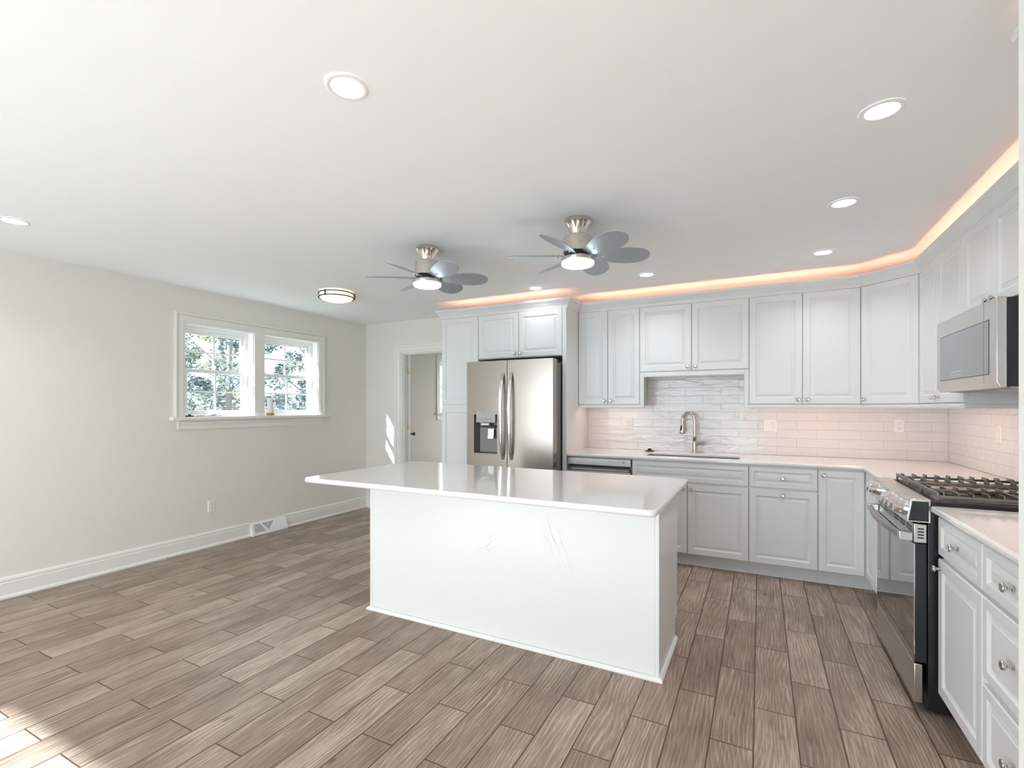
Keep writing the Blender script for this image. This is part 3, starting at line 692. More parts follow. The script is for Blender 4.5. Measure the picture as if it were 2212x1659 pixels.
# ------------------------------------------------------------------ refrigerator (local: x right, y into wall)
RX, RY = -2.549, 4.0; RW = 0.905
r = thing('refrigerator', 'stainless french-door refrigerator with a water dispenser', 'refrigerator', (RX, RY, 0))
MB().box(0.006, RW-0.006, 0.098, 0.86, 0.012, 1.745).build('case', M['recess'], r, bevel=0.004)
RT, RZ = 1.777, 0.712
def bowed(xa, xb, za, zb, hole=None):
    """door leaf with a gently crowned front; hole = (x0, x1, z0, z1) left open"""
    m = MB(); n = 14
    xs = [xa+(xb-xa)*i/n for i in range(n+1)]
    if hole: xs = sorted(set(xs+[hole[0], hole[1]]))
    def y(x): u = (x-RW/2)/(RW/2); return 0.010*u*u
    zs = [za, zb] if not hole else [za, hole[2], hole[3], zb]
    idx = {}
    for i,x in enumerate(xs):
        for j,z in enumerate(zs):
            idx[i,j] = len(m.v); m.v.append((x, y(x), z))
    for i in range(len(xs)-1):
        for j in range(len(zs)-1):
            if hole and j == 1 and xs[i] >= hole[0]-1e-6 and xs[i+1] <= hole[1]+1e-6: continue
            m.f.append((idx[i,j], idx[i+1,j], idx[i+1,j+1], idx[i,j+1]))
    k = len(m.v); e = 0.095; J = len(zs)-1; I = len(xs)-1
    m.v += [(xa,e,za),(xb,e,za),(xb,e,zb),(xa,e,zb)]
    m.f += [tuple([idx[i,J] for i in range(I+1)]+[k+2,k+3]), tuple([idx[I-i,0] for i in range(I+1)]+[k,k+1]),
            tuple([idx[0,J-j] for j in range(J+1)]+[k,k+3]), tuple([idx[I,j] for j in range(J+1)]+[k+2,k+1])]
    return m
hx0, hx1, hz0, hz1 = 0.082, 0.342, 0.896, 1.268
mid = RW/2-0.003
dl = bowed(0, mid-0.003, RZ, RT, (hx0,hx1,hz0,hz1)).build('door', M['steel'], r, smooth=20)
dr_ = bowed(mid+0.003, RW, RZ, RT).build('door', M['steel'], r, smooth=20)
bowed(0, RW, 0.10, RZ-0.008).build('freezer_drawer', M['steel'], r, smooth=20)
m = MB(); yb_ = 0.075   # dispenser recess
m.add([(hx0,0.0095,hz0),(hx1,0.003,hz0),(hx1,0.003,hz1),(hx0,0.0095,hz1),(hx0+0.03,yb_,hz0+0.01),(hx1-0.03,yb_,hz0+0.01),(hx1-0.03,yb_,hz1),(hx0+0.03,yb_,hz1)],
      [(0,1,5,4),(1,2,6,5),(2,3,7,6),(3,0,4,7),(4,5,6,7)])
ds = m.build('dispenser', M['recess'], dl)
MB().box(hx0+0.028, hx1-0.022, 0.002, 0.03, hz1-0.078, hz1+0.028).build('control_panel', M['panelgrey'], dl, bevel=0.003)
mk = MB()
for i,(u,wd_) in enumerate(((0.012,0.01),(0.04,0.02),(0.078,0.018),(0.102,0.02),(0.135,0.022),(0.172,0.008))): mk.box(hx0+0.036+u, hx0+0.036+u+wd_, 0.0008, 0.0019, hz1-0.048, hz1-0.042)
for u,wd_ in ((0.014,0.012),(0.06,0.05)): mk.box(hx0+0.036+u, hx0+0.036+u+wd_, 0.0008, 0.0019, hz1-0.068, hz1-0.064)
mk.box(hx0+0.10, hx0+0.115, 0.0008, 0.0019, hz1+0.008, hz1+0.013)
mk.build('control_lettering', M['mark'], dl)
MB().box(hx0+0.075, hx0+0.165, 0.012, 0.05, hz1-0.105, hz1-0.083).build('spout_cover', M['plate'], dl, bevel=0.005)
MB().box(hx0+0.06, hx1-0.04, 0.03, 0.07, hz1-0.125, hz1-0.1055).build('spout_block', M['black'], dl)
MB().extr([(0.045,hz1-0.135),(0.036,hz1-0.235),(0.044,hz1-0.238),(0.055,hz1-0.135)], 'x', hx0+0.135, hx0+0.20).build('paddle', M['bright'], dl, bevel=0.002)
m = MB()
for x in (0.034, 0.0485): pass
m.lathe([(0.0075,0),(0.0075,0.0015),(0.0,0.0016)], 16, '-y', c=(0.038,0.0110,1.712))
lg = m.build('logo', M['mark'], dl)
tx = bpy.data.curves.new('logo_letters', 'FONT'); tx.body = 'LG'; tx.size = 0.022; tx.extrude = 0.0004
to = bpy.data.objects.new('logo_letters', tx); C.objects.link(to); to.parent = dl; to.location = (0.050, 0.0098, 1.7045); to.rotation_euler = (PI/2, 0, -0.05)
bpy.context.view_layer.update()
lm_ = bpy.data.meshes.new_from_object(to.evaluated_get(bpy.context.evaluated_depsgraph_get())); mw = to.matrix_basis.copy()
bpy.data.objects.remove(to); bpy.data.curves.remove(tx)
lt = bpy.data.objects.new('logo_lettering', lm_); C.objects.link(lt); lt.parent = dl; lt.matrix_basis = mw
lm_.materials.clear(); lm_.materials.append(M['mark'])
def fhandle(xc, par):
    m = MB(); n = 17; pts = []
    for i in range(n):
        u = i/(n-1); z = 0.85+0.815*u; pts.append((xc, 0.004-0.060*(math.sin(PI*min(1,max(0,u))) ** 0.55), z))
    m.tube(pts, 0.015, 14, squash=(1.1,0.62))
    return m.build('handle', M['bright'], par, smooth=50)
fhandle(mid-0.045, dl); fhandle(mid+0.045, dr_)
for xh in (0.02, RW-0.10): MB().box(xh, xh+0.08, 0.10, 0.20, 1.7455, 1.778).build('hinge_cover', M['recess'], r, bevel=0.004)

# ------------------------------------------------------------------ dishwasher
dwx0, dwx1 = -1.5995, -1.002; W = dwx1-dwx0
r = thing('dishwasher', 'stainless dishwasher left of the sink base cabinet', 'dishwasher', (dwx0, BF-0.012, 0))
MB().box(0.004, W-0.004, 0.035, 0.60, 0.02, 0.880).build('body', M['recess'], r)
d = MB().box(0.003, W-0.006, 0.0, 0.034, 0.115, 0.760).build('door', M['steelh'], r, bevel=0.003)
MB().box(0.003, W-0.006, 0.004, 0.034, 0.812, 0.872).build('control_panel', M['steelh'], r, bevel=0.002)
MB().box(0.010, W-0.018, 0.026, 0.0345, 0.7605, 0.8115).build('pocket_recess', M['black'], r)
MB().extr([(0.0,0.766),(0.0,0.778),(0.024,0.792),(0.024,0.786)], 'x', 0.012, W-0.02).build('pocket_handle', M['bright'], r)
mk = MB()
for i in range(6): mk.box(0.385+i*0.022, 0.385+i*0.022+0.012, 0.003, 0.0042, 0.846, 0.850)
mk.box(0.520, 0.538, 0.003, 0.0042, 0.843, 0.853)
mk.build('control_lettering', M['mark'], r)
MB().box(0.004, W-0.004, 0.09, 0.105, 0.001, 0.114).build('toe_kick', M['black'], r)

# ------------------------------------------------------------------ range (local: x towards the camera, y into the wall)
RGW = yG-yN-0.010
r = thing('range', 'stainless slide-in gas range with black sides', 'range', (0.600, yG-0.005, 0), -PI/2)
dep = XR-0.600-0.012
MB().box(0.002, RGW-0.002, 0.050, dep, 0.016, 0.893).build('body', M['black'], r, bevel=0.003)
for x in (0.05, RGW-0.05):
    for y in (0.09, dep-0.08): MB().lathe([(0.018,0.0),(0.018,0.0155)], 12, c=(x,y,0)).build('leg', M['blackp'], r)
dr = MB().box(0, RGW, 0.002, 0.032, 0.045, 0.214).build('drawer', M['steelh'], r, bevel=0.003)
dd = MB().box(0.0, RGW, 0.006, 0.046, 0.222, 0.742).build('door', M['black'], r, bevel=0.002)
MB().box(0.002, RGW-0.002, 0.001, 0.0058, 0.224, 0.74).build('door_glass', M['ovenglass'], dd)
vt = MB().box(0.0, RGW, 0.002, 0.046, 0.745, 0.826).build('vent_strip', M['steelh'], dd, bevel=0.002)
m = MB()
for i in range(6):
    x = 0.06+i*0.115
    if i in (2,): continue
    m = MB()
    for z in (0.785, 0.800): m.box(x, x+0.075, 0.0008, 0.003, z, z+0.008)
    m.build('vent_slot', M['black'], dd)
m = MB()
for z in (0.764,0.777,0.790,0.803): m.box(RGW-0.0005, RGW+0.0006, 0.014, 0.036, z, z+0.006)
m.build('vent_slot', M['black'], dd)
m = MB(); n = 15
pts = [(0.035+(RGW-0.07)*i/(n-1), -0.034-0.026*math.sin(PI*i/(n-1)), 0.765) for i in range(n)]
m.tube(pts, 0.018, 14, squash=(0.7, 1.0))
hb = m.build('handle', M['handlesteel'], dd, smooth=40)
for x in (0.030, RGW-0.030): MB().box(x-0.018, x+0.018, -0.048, 0.0005, 0.746, 0.785).build('handle_bracket', M['steelh'], dd, bevel=0.003)
# control panel (slanted) and its controls
cp = MB().extr([(-0.026,0.834),(-0.010,0.932),(-0.004,0.936),(0.060,0.936),(0.060,0.834)], 'x', 0.0, RGW).build('control_panel', M['cooktop'], r, bevel=0.002)
MB().extr([(-0.018,0.840),(-0.004,0.926),(0.052,0.926),(0.052,0.840)], 'x', RGW+0.0002, RGW+0.0025).build('end_cap', M['black'], cp)
def onp(t, o=0.0): # point on the slanted face
    return (-0.026+0.016*t-o*0.987, 0.834+0.098*t+o*0.16)
sc = MB(); a0 = onp(0.22, 0.0006); a1 = onp(0.88, 0.0006)
sc.extr([a0, a1, (a1[0]+0.004, a1[1]), (a0[0]+0.004, a0[1])], 'x', 0.170, 0.370); sc.build('display', M['mwglass'], cp)
mk = MB()
for i in range(4):
    for tt in (0.40, 0.66):
        a0 = onp(tt, 0.0012); a1 = onp(tt+0.09, 0.0012); mk.extr([a0,a1,(a1[0]+0.001,a1[1]),(a0[0]+0.001,a0[1])], 'x', 0.185+i*0.042, 0.203+i*0.042)
mk.build('display_lettering', M['plate'], cp)
nrm = Vector((0, -0.987, 0.16))
for x in (0.045, 0.125, RGW-0.325, RGW-0.245, RGW-0.165, RGW-0.070):
    c_ = onp(0.5); b_ = Vector((x, c_[0], c_[1]))
    k = MB(); k.tube([b_, b_+nrm*0.008, b_+nrm*0.010, b_+nrm*0.034, b_+nrm*0.038], [0.033,0.033,0.029,0.027,0.023], 20)
    k.build('knob', M['bright'], cp, smooth=35)
ct = MB().box(0.004, RGW-0.004, 0.062, dep-0.002, 0.8935, 0.930).build('cooktop', M['black'], r, bevel=0.004)
MB().box(0.03, RGW-0.03, 0.085, dep-0.07, 0.9305, 0.932).build('burner_tray', M['black'], r)
MB().box(0.004, RGW-0.004, dep-0.062, dep-0.004, 0.9305, 0.948).build('rear_vent', M['black'], r, bevel=0.003)
for x, y, q in ((0.16,0.20,0.045),(0.16,0.48,0.038),(RGW-0.16,0.20,0.05),(RGW-0.16,0.48,0.036)):
    MB().lathe([(q+0.012,0.9322),(q+0.012,0.936),(q,0.937),(q,0.944),(q-0.004,0.947),(0,0.947)], 22, c=(x,y,0)).build('burner', M['blackp'], r, smooth=40)
def grate(xa, xb, full):
    m = MB(); ya, yb = 0.085, dep-0.075; z0, z1 = 0.954, 0.966; b_ = 0.009
    m.box(xa, xb, ya, ya+b_, z0-0.006, z1); m.box(xa, xb, yb-b_, yb, z0-0.006, z1); m.box(xa, xa+b_, ya+b_, yb-b_, z0-0.012, z0); m.box(xb-b_, xb, ya+b_, yb-b_, z0-0.012, z0)
    for x in (xa, xb-b_):
        for y in (ya, (ya+yb)/2, yb-b_): m.box(x, x+b_, y, y+b_, 0.9305, z0-0.006)
    c_ = (xa+xb)/2
    if full:
        m.box(xa+b_, xb-b_, (ya+yb)/2-0.005, (ya+yb)/2+0.005, z0, z1-0.002)
        nf = 11
        for i in range(nf):
            y = ya+(yb-ya)*(i+0.5)/nf
            l = 0.075 if i % 2 else 0.052
            m.box(xa-0.002, xa+l, y-0.003, y+0.003, z0-0.002, z1+0.003); m.box(xb-l, xb+0.002, y-0.003, y+0.003, z0-0.002, z1+0.003)
        m.box(c_-0.005, c_+0.005, ya+b_, ya+0.10, z0, z1-0.002); m.box(c_-0.005, c_+0.005, yb-0.10, yb-b_, z0, z1-0.002)
    return m.build('grate', M['iron'], r, bevel=0.0015)
MB().box(0.285, RGW-0.285, 0.12, dep-0.10, 0.9325, 0.942).build('reflector_plate', M['cooktop'], r, bevel=0.004)  # steel plate added to mirror the tile as a bright centre band
grate(0.022, 0.262, True); grate(0.266, RGW-0.266, False); grate(RGW-0.262, RGW-0.022, True)

# ------------------------------------------------------------------ microwave above the range
MX = 0.870; mz0, mz1 = 1.422, 1.795
r = thing('microwave', 'stainless over-the-range microwave below the short cabinet', 'microwave', (MX, yG-0.003, 0), -PI/2)
W = yG-yN-0.006; dm = XR-MX-0.004
MB().extr([(0.034,mz0+0.002),(dm,mz0+0.002),(dm,1.8105),(0.12,1.8105),(0.06,mz1-0.004),(0.034,mz1-0.004)], 'x', 0.004, W-0.004).build('case', M['black'], r)
d = MB().extr([(0.012,mz0-0.004),(0.0,mz0+0.022),(0.0,mz1),(0.033,mz1),(0.033,mz0-0.004)], 'x', 0, W).build('door', M['steelh'], r, bevel=0.0025)
MB().box(0.062, W-0.075, -0.0012, 0.001, mz0+0.058, mz1-0.086).build('door_glass', M['mwglass'], d)
m = MB(); m.box(W-0.128, W-0.1262, -0.0016, 0.0008, mz0+0.058, mz1-0.086); m.box(W-0.128, W-0.1265, -0.0004, 0.0008, mz0+0.024, mz0+0.056); m.box(W-0.128, W-0.1265, -0.0004, 0.0008, mz1-0.084, mz1-0.002)
m.build('panel_seam', M['mark'], d)
MB().box(0.0588, W-0.0718, -0.0008, 0.0006, mz0+0.055, mz1-0.083).build('glass_gasket', M['blackp'], d)
mk = MB()
for i in range(5): mk.box(0.24+i*0.03, 0.255+i*0.03, -0.0018, -0.0011, mz0+0.092, mz0+0.096); mk.box(0.22+i*0.03, 0.232+i*0.03, -0.0018, -0.0011, mz0+0.074, mz0+0.077)
mk.build('control_lettering', M['plate'], d)
MB().box(0.02, W-0.02, 0.05, dm-0.02, mz0-0.006, mz0+0.0015).build('grease_filter', M['panelgrey'], r)
m = MB()
for i in range(4): m.box(0.08+i*0.17, 0.14+i*0.17, 0.07, 0.10, mz0-0.007, mz0-0.0062)
m.build('vent_openings', M['black'], r)

# ------------------------------------------------------------------ island
IX0, IX1, IY0, IY1 = -2.302, -0.437, 2.428, 3.02
r = thing('kitchen_island', 'white panelled kitchen island with a plain front', 'island', (IX0, IY0, 0))
W, D = IX1-IX0, IY1-IY0
MB().box(0.006, W-0.006, 0.006, D-0.02, 0.112, 0.8835).box(0.006, W-0.006, 0.006, D-0.10, 0.0005, 0.112).build('body', M['isl'], r)
MB().box(0.022, W-0.022, 0.002, 0.0058, 0.0202, 0.8832).build('front_panel', M['islw'], r)
for xa, xb in ((0, 0.0215), (W-0.0215, W)):
    MB().box(xa, xb, 0.0, 0.02, 0.0005, 0.8832).build('corner_trim', M['isl'], r, bevel=0.002)
for xa in (0.0, W-0.0058):
    MB().box(xa, xa+0.0058, 0.0205, D-0.021, 0.112, 0.8832).box(xa, xa+0.0058, 0.0205, D-0.101, 0.0005, 0.1118).build('side_panel', M['isl'], r)
sm = MB(); sp = [(0,0.0005),(0.018,0.0005),(0.0175,0.008),(0.012,0.016),(0.004,0.020),(0,0.020)]
sm.sweep([(0, D-0.10), (0, 0), (W, 0), (W, D-0.10)], sp); sm.build('shoe_molding', M['isl'], r, smooth=30)
n = 4
for i in range(n):
    a_ = W-0.003-(W-0.006)*i/n
    wd_ = (W-0.006)/n
    for kind, za, zb, kz in (('drawer', 0.708, BT, 0.792), ('door', 0.114, 0.696, 0.655)):
        d = panel(kind, wd_, zb-za, M['isl'], r, 0, za, 0.058 if kind == 'door' else 0.045)
        d.location = (a_, D, 0); d.rotation_euler = (0,0,PI)
        knob(d, wd_/2 if kind == 'drawer' else K, kz)
def rrect(xa, ya, xb, yb, rr, n=6):
    out = []
    for cx, cy_, a0 in ((xb-rr,ya+rr,-PI/2),(xb-rr,yb-rr,0),(xa+rr,yb-rr,PI/2),(xa+rr,ya+rr,PI)):
        for k in range(n+1): out.append((cx+rr*math.cos(a0+PI/2*k/n), cy_+rr*math.sin(a0+PI/2*k/n)))
    return out
slab_from([rrect(-2.455, 2.022, -0.378, 3.045, 0.03)], 'island_countertop', 'long white quartz top overhanging the kitchen island')

# ------------------------------------------------------------------ ceiling fans
def blade_mesh(parent, ang, zc):
    m = MB(); n = 34
    r0, r1 = 0.084, 0.42
    out = []
    for i in range(n+1):
        u = math.sin(i/n*PI/2); rr = r0+(r1-r0)*u
        hw = 0.028+0.042*math.sin(min(1.0, u/0.62)*PI/2)
        if u > 0.62: hw *= math.sqrt(max(0.0, 1-((u-0.62)/0.38)**2.3))
        out.append((rr, hw))
    p = math.radians(20); th = 0.0045
    vs = []; fs = []
    for rr, hw in out:
        for sgn in (-1, 1):
            for dz in (-th/2, th/2):
                t_ = sgn*hw; vs.append((rr, t_*math.cos(p), -t_*math.sin(p)+dz))
    for i in range(n):
        a = i*4; b = a+4
        fs += [(a+0,b+0,b+2,a+2), (a+1,a+3,b+3,b+1), (a+0,a+1,b+1,b+0), (a+2,b+2,b+3,a+3)]
    fs += [(0,2,3,1)]
    m.add(vs, fs)
    o = m.build('blade', M['blade'], parent, smooth=40)
    o.location = (0,0,zc); o.rotation_euler = (0,0,ang)
    s = MB()
    for rr in (0.115, 0.150): s.lathe([(0.005,-0.009),(0.005,0.007),(0.003,0.010),(0,0.010)], 8, c=(rr,0,0))
    s.build('screw', M['bright'], o, smooth=40)
    return o
def fan(label, loc, a0):
    r = thing('ceiling_fan', label, 'ceiling fan', (loc[0], loc[1], CE), a0, 'ceiling fans over the island')
    MB().lathe([(0.076,-0.0005),(0.078,-0.004),(0.078,-0.020),(0.074,-0.024),(0.066,-0.036),(0.056,-0.054),(0.049,-0.072),(0.045,-0.088),(0.044,-0.100)], 40).build('canopy', M['fannickel'], r, smooth=35)
    MB().lathe([(0.046,-0.098),(0.080,-0.102),(0.086,-0.107),(0.087,-0.112),(0.087,-0.193),(0.084,-0.197)], 40).build('motor_housing', M['satin'], r, smooth=35)
    MB().lathe([(0.076,-0.1975),(0.079,-0.200),(0.079,-0.222),(0.084,-0.2248)], 32).build('rotor', M['black'], r, smooth=35)
    for k in range(6):
        a = 2*PI*k/6
        b = blade_mesh(r, a, -0.212)
    MB().lathe([(0.086,-0.2252),(0.094,-0.227),(0.0955,-0.230),(0.0955,-0.248),(0.094,-0.2502)], 40).build('light_ring', M['fannickel'], r, smooth=35)
    MB().lathe([(0.0945,-0.2506),(0.0945,-0.262),(0.091,-0.267),(0.080,-0.270),(0,-0.2715)], 40).build('lens', M['fanlens'], r, smooth=60)
    return r
fan('six-blade nickel ceiling fan hanging nearest above the island', (-0.954, 2.711), math.radians(25))
fan('six-blade nickel ceiling fan nearer the flush dome light', (-2.045, 2.709), math.radians(31))

# ------------------------------------------------------------------ recessed lights and dome light
DOWN = bpy.data.lights.new('downlight', 'AREA'); DOWN.shape = 'DISK'; DOWN.size = 0.10
DOWN.energy = 1.35; DOWN.color = (0.94, 0.98, 1.0); DOWN.spread = math.radians(128)
def downlight(loc, label):
    r = thing('recessed_light', label, 'light', (loc[0], loc[1], CE), 0, 'recessed ceiling lights')
    MB().lathe([(0.072,-0.0004),(0.072,-0.003),(0.068,-0.006),(0.056,-0.0055),(0.053,-0.003)], 36, cap=False).build('trim_ring', M['vinyl'], r, smooth=40)
    MB().lathe([(0.0535,-0.0032),(0.050,-0.0042),(0,-0.0046)], 36).build('lens', M['lens'], r, smooth=60)
    lo_ = bpy.data.objects.new('lamp', DOWN); C.objects.link(lo_); lo_.parent = r; lo_.location = (0, 0, -0.0075)
    return r
first = None
for loc, label in (((-1.263,1.222), 'round recessed light alone over the front of the island'),
                   ((0.403,2.224), 'largest recessed light in the row over the range aisle'),
                   ((-3.926,1.204), 'recessed light near the plain left wall'),
                   ((0.402,3.137), 'middle recessed light in the row over the range aisle'),
                   ((0.400,4.074), 'recessed light close to the corner cabinet'),
                   ((-0.837,4.089), 'recessed light in front of the sink cabinets'),
                   ((-1.845,4.081), 'recessed light in front of the refrigerator cabinets')):
    if first is None: first = downlight(loc, label)
    else:
        c = copy_tree(first); c.location = (loc[0], loc[1], CE); c['label'] = label
        if loc[0] < -1.5 and loc[1] > 4:      # this one is dimmed, close to the cabinet front
            for ch in scn.objects:
                if ch.parent == c and ch.type == 'LIGHT': ch.data = DOWN.copy(); ch.data.energy = 0.5; ch.data.spread = math.radians(150)
r = thing('flush_ceiling_light', 'round flush dome light glowing warm near the window wall', 'light', (-3.595, 3.346, CE))
MB().lathe([(0.12,-0.0005),(0.12,-0.010),(0.0,-0.010)], 32).build('base_plate', M['plate'], r, smooth=40)
MB().lathe([(0.150,-0.012),(0.152,-0.03),(0.150,-0.062),(0.135,-0.078),(0.09,-0.093),(0.04,-0.100),(0,-0.101)], 40).build('glass_shade', M['dome'], r, smooth=60)
def ring(z, rr):
    m = MB(); m.lathe([(rr-0.006,z-0.004),(rr+0.004,z-0.005),(rr+0.006,z),(rr+0.004,z+0.004),(rr-0.006,z+0.004),(rr-0.006,z-0.004)], 44, cap=False)
    return m.build('metal_band', M['bronze'], r, smooth=40)
ring(-0.022, 0.160); ring(-0.060, 0.160)
m = MB()
for k in range(3):
    a = 2*PI*k/3+0.7; m.tube([(0.165*math.cos(a),0.165*math.sin(a),-0.014),(0.165*math.cos(a),0.165*math.sin(a),-0.068)], 0.006, 10)
m.build('post', M['bronze'], r, smooth=50)

# ------------------------------------------------------------------ outlets and switches (local: front faces -y)
def plate(name, label, cat, loc, rz, gangs):
    wd = 0.070 if len(gangs) == 1 else 0.116
    r = thing(name, label, cat, loc, rz, {'outlet_switch_plate': 'outlet plates beside the sink', 'outlet': 'single wall outlets'}.get(name))
    MB().rings(wd, 0.114, [(0,-0.001),(0.003,-0.005),(0.006,-0.006)], 0.0, -wd/2, -0.057).build('cover_plate', M['plate'], r)
    for i,gk in enumerate(gangs):
        xc = (i-(len(gangs)-1)/2)*0.046
        if gk == 'switch':
            m = MB(); m.box(xc-0.0165, xc+0.0165, -0.0068, -0.0059, -0.033, 0.033); m.build('switch_frame', M['slot'] if False else M['trim'], r)
            MB().extr([(-0.0066,-0.030),(-0.0105,-0.030),(-0.0072,0.030),(-0.0066,0.030)], 'x', xc-0.0145, xc+0.0145).build('rocker', M['plate'], r)
        else:
            MB().box(xc-0.0165, xc+0.0165, -0.0082, -0.0059, -0.033, 0.033).build('receptacle', M['plate'], r, bevel=0.001)
            m = MB()
            for zc in (-0.0185, 0.0165):
                m.box(xc-0.0085, xc-0.0065, -0.0088, -0.008, zc+0.001, zc+0.009); m.box(xc+0.0055, xc+0.0075, -0.0088, -0.008, zc+0.001, zc+0.009); m.box(xc-0.003, xc+0.002, -0.0088, -0.008, zc-0.008, zc-0.003)
            m.build('slots', M['slot'], r)
    return r
ysp = YB-0.0082
plate('outlet_switch_plate', 'white switch and outlet plate on the tile left of the faucet', 'outlet', (-1.189, ysp, 1.172), 0, ['switch','outlet'])
plate('outlet_switch_plate', 'white switch and outlet plate on the tile right of the faucet', 'outlet', (0.082, ysp, 1.175), 0, ['switch','outlet'])
plate('outlet', 'white single outlet on the tile under the corner cabinet', 'outlet', (0.996, ysp, 1.187), 0, ['outlet'])
plate('switch', 'white single switch on the tile behind the range', 'switch', (XR-0.0082, 3.978, 1.173), -PI/2, ['switch'])
plate('outlet', 'white outlet low on the cream wall below the window', 'outlet', (XL, 2.833, 0.381), PI/2, ['outlet'])

# floor register in the baseboard gap (local: x along wall, front faces room)
r = thing('floor_register', 'white metal vent register set in the baseboard', 'vent', (XL, reg_y[0]+0.004, 0), PI/2)
W = reg_y[1]-reg_y[0]-0.008
MB().extr([(-0.0005,0.001),(-0.060,0.001),(-0.060,0.022),(-0.018,0.132),(-0.0005,0.132)], 'x', 0, W).build('housing', M['vinyl'], r, bevel=0.002)
def face(u, v, o=0.0006): # u along, v up the slanted face 0..1
    y0_, z0_, y1_, z1_ = -0.060, 0.022, -0.018, 0.132; nx, nz = -0.934, 0.357
    return (u, y0_+(y1_-y0_)*v+nx*o, z0_+(z1_-z0_)*v+nz*o)
gm = MB()
def tri(pts): gm.add([face(u,v) for u,v in pts], [tuple(range(len(pts)))])
tri([(0.03,0.10),(0.155,0.10),(0.105,0.86),(0.03,0.86)]); tri([(0.125,0.86),(0.262,0.86),(0.19,0.14)])
gm.build('grille_opening', plain('grille_shadow', (0.33,0.34,0.37), 0.6), r)
lm = MB()
for i in range(14):
    u = 0.036+i*0.0165
    if u < 0.15:
        vt_ = 0.86 if u < 0.105 else max(0.12, 0.86-(u-0.105)/0.05*0.76)
        lm.add([face(u,0.10,0.0012), face(u+0.004,0.10,0.0012), face(u+0.004,vt_,0.0012), face(u,vt_,0.0012)], [(0,1,2,3)])
    elif u < 0.25:
        vb = max(0.2, 0.14+abs(u-0.192)/0.068*0.7)
        lm.add([face(u,vb,0.0012), face(u+0.004,vb,0.0012), face(u+0.004,0.86,0.0012), face(u,0.86,0.0012)], [(0,1,2,3)])
lm.build('louvers', M['vinyl'], r)
MB().lathe([(0.006,0),(0.006,0.008),(0,0.008)], 10, '-y', c=(0.19,-0.042,0.098)).build('damper_lever', M['vinyl'], r)

# ------------------------------------------------------------------ things on the sill
sz = WZ0+0.0008
r = thing('air_freshener', 'white oval air freshener standing on the window sill', 'air freshener', (XL-0.012, 3.475, sz), 0)
m = MB(); prof = [(0.036,0.0),(0.037,0.012),(0.034,0.05),(0.0315,0.09),(0.032,0.13),(0.036,0.168),(0.0355,0.180),(0.032,0.186),(0,0.187)]
o = MB().lathe(prof, 26).build('body', M['plate'], r, smooth=40); o.scale = (0.8,1.15,1)
o = MB().lathe([(0.0375,0.002),(0.0378,0.016),(0.0362,0.026),(0.0362,0.002)], 26, cap=False).build('base_band', M['amber'], r, smooth=40); o.scale = (0.8,1.15,1)
MB().lathe([(0.006,0),(0.006,0.003),(0,0.0035)], 12, 'x', c=(0.0262,0.012,0.055)).build('button', M['brass'], r)
MB().box(0.0255,0.0300,0.010,0.018,0.145,0.168).build('nozzle', M['blackp'], r)
m = MB(); nx_, ny_ = 6, 18
for i in range(nx_+1):
    for j in range(ny_+1):
        u, v = i/nx_, j/ny_
        m.v.append((-0.055+0.085*u, 0.27*v, 0.004+0.022*abs(math.sin(v*7+u*3))*(0.25+v)*0.8))
for i in range(nx_):
    for j in range(ny_): m.f.append((i*(ny_+1)+j, (i+1)*(ny_+1)+j, (i+1)*(ny_+1)+j+1, i*(ny_+1)+j+1))
o = m.build('plastic_film', M['film'], smooth=60); so = o.modifiers.new('t','SOLIDIFY'); so.thickness = 0.001
o.location = (XL-0.01, 2.66, sz); tag(o, 'crumpled clear plastic film lying on the window sill', 'plastic film')
m = MB(); m.box(-0.012,0.012,-0.03,0.012,0,0.014); m.tube([(0,0.012,0.007),(0.004,0.03,0.006),(0,0.05,0.007)], 0.006, 8); m.box(-0.010,0.006,0.0,0.022,0.014,0.022)
o = m.build('window_crank', M['bronze'], bevel=0.003); o.location = (XL-0.005, 2.625, sz); tag(o, 'small dark metal part at the end of the window sill', 'hardware')

# ------------------------------------------------------------------ outdoors
struct(MB().box(-45, 30, -30, 45, -0.75, -0.55).build('lawn', M['lawn']), 'grass outside the windows')
struct(MB().box(-16, 10, -16, YR-0.16, -0.20, -0.06).build('bounce_slab', plain('bounce_pale', (0.46,0.50,0.54), 0.8, bump=0.1)), 'unseen pale slab added to bounce sunlight onto the ceiling')  # unseen slab added outside to reflect sun up through the glazing
def leaves(m, c, rad, n, size, rng):
    for _ in range(n):
        while True:
            p = Vector((rng.uniform(-1,1), rng.uniform(-1,1), rng.uniform(-1,1)))
            if 0.15 < p.length < 1: break
        q = Vector((c[0]+p.x*rad[0], c[1]+p.y*rad[1], c[2]+p.z*rad[2]))
        a = Vector((rng.uniform(-1,1), rng.uniform(-1,1), rng.uniform(-0.6,0.6))).normalized()
        b = a.cross(Vector((rng.uniform(-1,1), rng.uniform(-1,1), rng.uniform(-1,1)))).normalized()
        s = size*rng.uniform(0.6,1.3)
        m.add([q-a*s, q+b*s*0.5, q+a*s, q-b*s*0.5], [(0,1,2,3)])
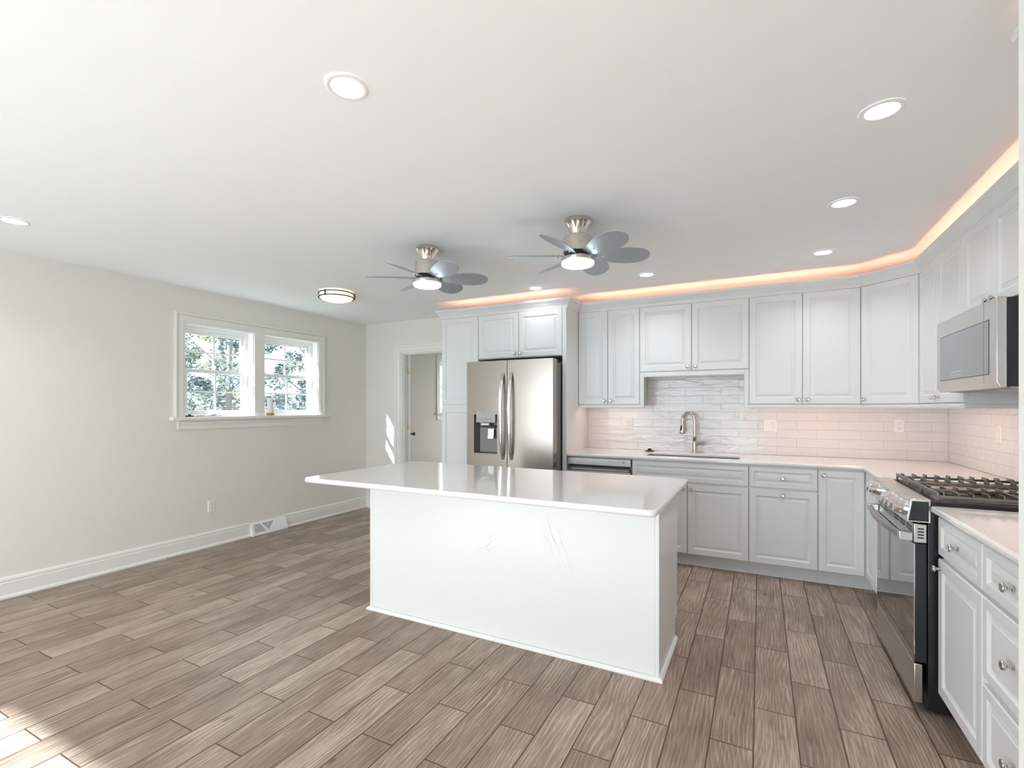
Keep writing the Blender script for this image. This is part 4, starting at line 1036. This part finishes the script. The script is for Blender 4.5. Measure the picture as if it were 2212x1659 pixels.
def tree(label, x, y, h, spread, mat, n, seed, lean=0.0, low=0.35, cat='tree', thin=1.0):
    rng = random.Random(seed)
    r = thing('tree', label, cat, (x, y, -0.55), 0, 'trees outside the windows')
    m = MB(); m.tube([(0,0,0),(lean*0.3,0.05,h*0.3),(lean*0.7,-0.05,h*0.6),(lean,0.1,h*0.9)], [0.16*thin,0.13*thin,0.09*thin,0.03*thin], 10)
    for k in range(7):
        z = h*(0.3+0.08*k); a = rng.uniform(0,2*PI); l = spread*rng.uniform(0.5,0.85)
        m.tube([(lean*z/h,0,z),(lean*z/h+math.cos(a)*l*0.5,math.sin(a)*l*0.5,z+0.3*l),(lean*z/h+math.cos(a)*l,math.sin(a)*l,z+0.75*l)], [0.05*thin,0.03*thin,0.01], 7)
    m.build('trunk', M['bark'], r, smooth=50)
    f = MB(); cl = 44
    for k in range(cl):
        a = rng.uniform(0,2*PI); z = h*(low+(1-low)*rng.random()); q = spread*math.sqrt(rng.random())*(1.1-0.6*abs(z/h-0.6))
        s = rng.uniform(0.35,0.75)*spread*0.40
        leaves(f, (lean*z/h+math.cos(a)*q, math.sin(a)*q, z), (s,s,s*0.8), n//cl, 0.058, rng)
    f.build('crown', mat, r)
    return r
tree('slim leafy tree with a bent trunk just outside the left sash', -9.4, 5.85, 5.8, 1.15, M['leaf2'], 5200, 3, lean=0.5, low=0.22, thin=0.45)
tree('dense grey-green tree filling the left sash', -15.4, 8.0, 7.0, 2.1, M['leaf'], 15000, 5, low=0.10)
tree('pale yellow-green tree behind the other trees outside', -20.2, 12.6, 8.0, 1.8, M['leaf3'], 12000, 8, low=0.12)
tree('dark leafy tree outside the right sash', -10.2, 8.95, 6.2, 1.1, M['leaf2'], 7000, 11, lean=-0.2, low=0.16, thin=0.4)
tree('bushy tree at the right edge of the window view', -15.2, 12.95, 6.0, 1.25, M['leaf'], 9000, 13, low=0.06)
tree('leafy tree shading the window from the sun side', -7.6, -1.2, 5.6, 1.8, M['leaf'], 1500, 17, low=0.28)
tree('green tree outside the window beyond the doorway', -8.6, 13.4, 5.5, 1.5, M['leaf3'], 5000, 19, low=0.1)
r = thing('house', 'pale neighbouring house with a grey roof beyond the trees', 'house', (-23.0, 15.4, -0.55))
MB().box(-3,0,-4.5,4.5,0,2.55).build('wall', M['siding'], r)
MB().extr([(0.35,2.45),(0.35,2.55),(-1.5,3.75),(-3.35,2.55),(-3.35,2.45)], 'y', -4.8, 4.8).build('roof', M['shingle'], r)
for yy in (-2.5, 0.5, 3.0): MB().box(-0.02,0.03,yy-0.5,yy+0.5,0.9,2.0).build('window', M['recess'], r)
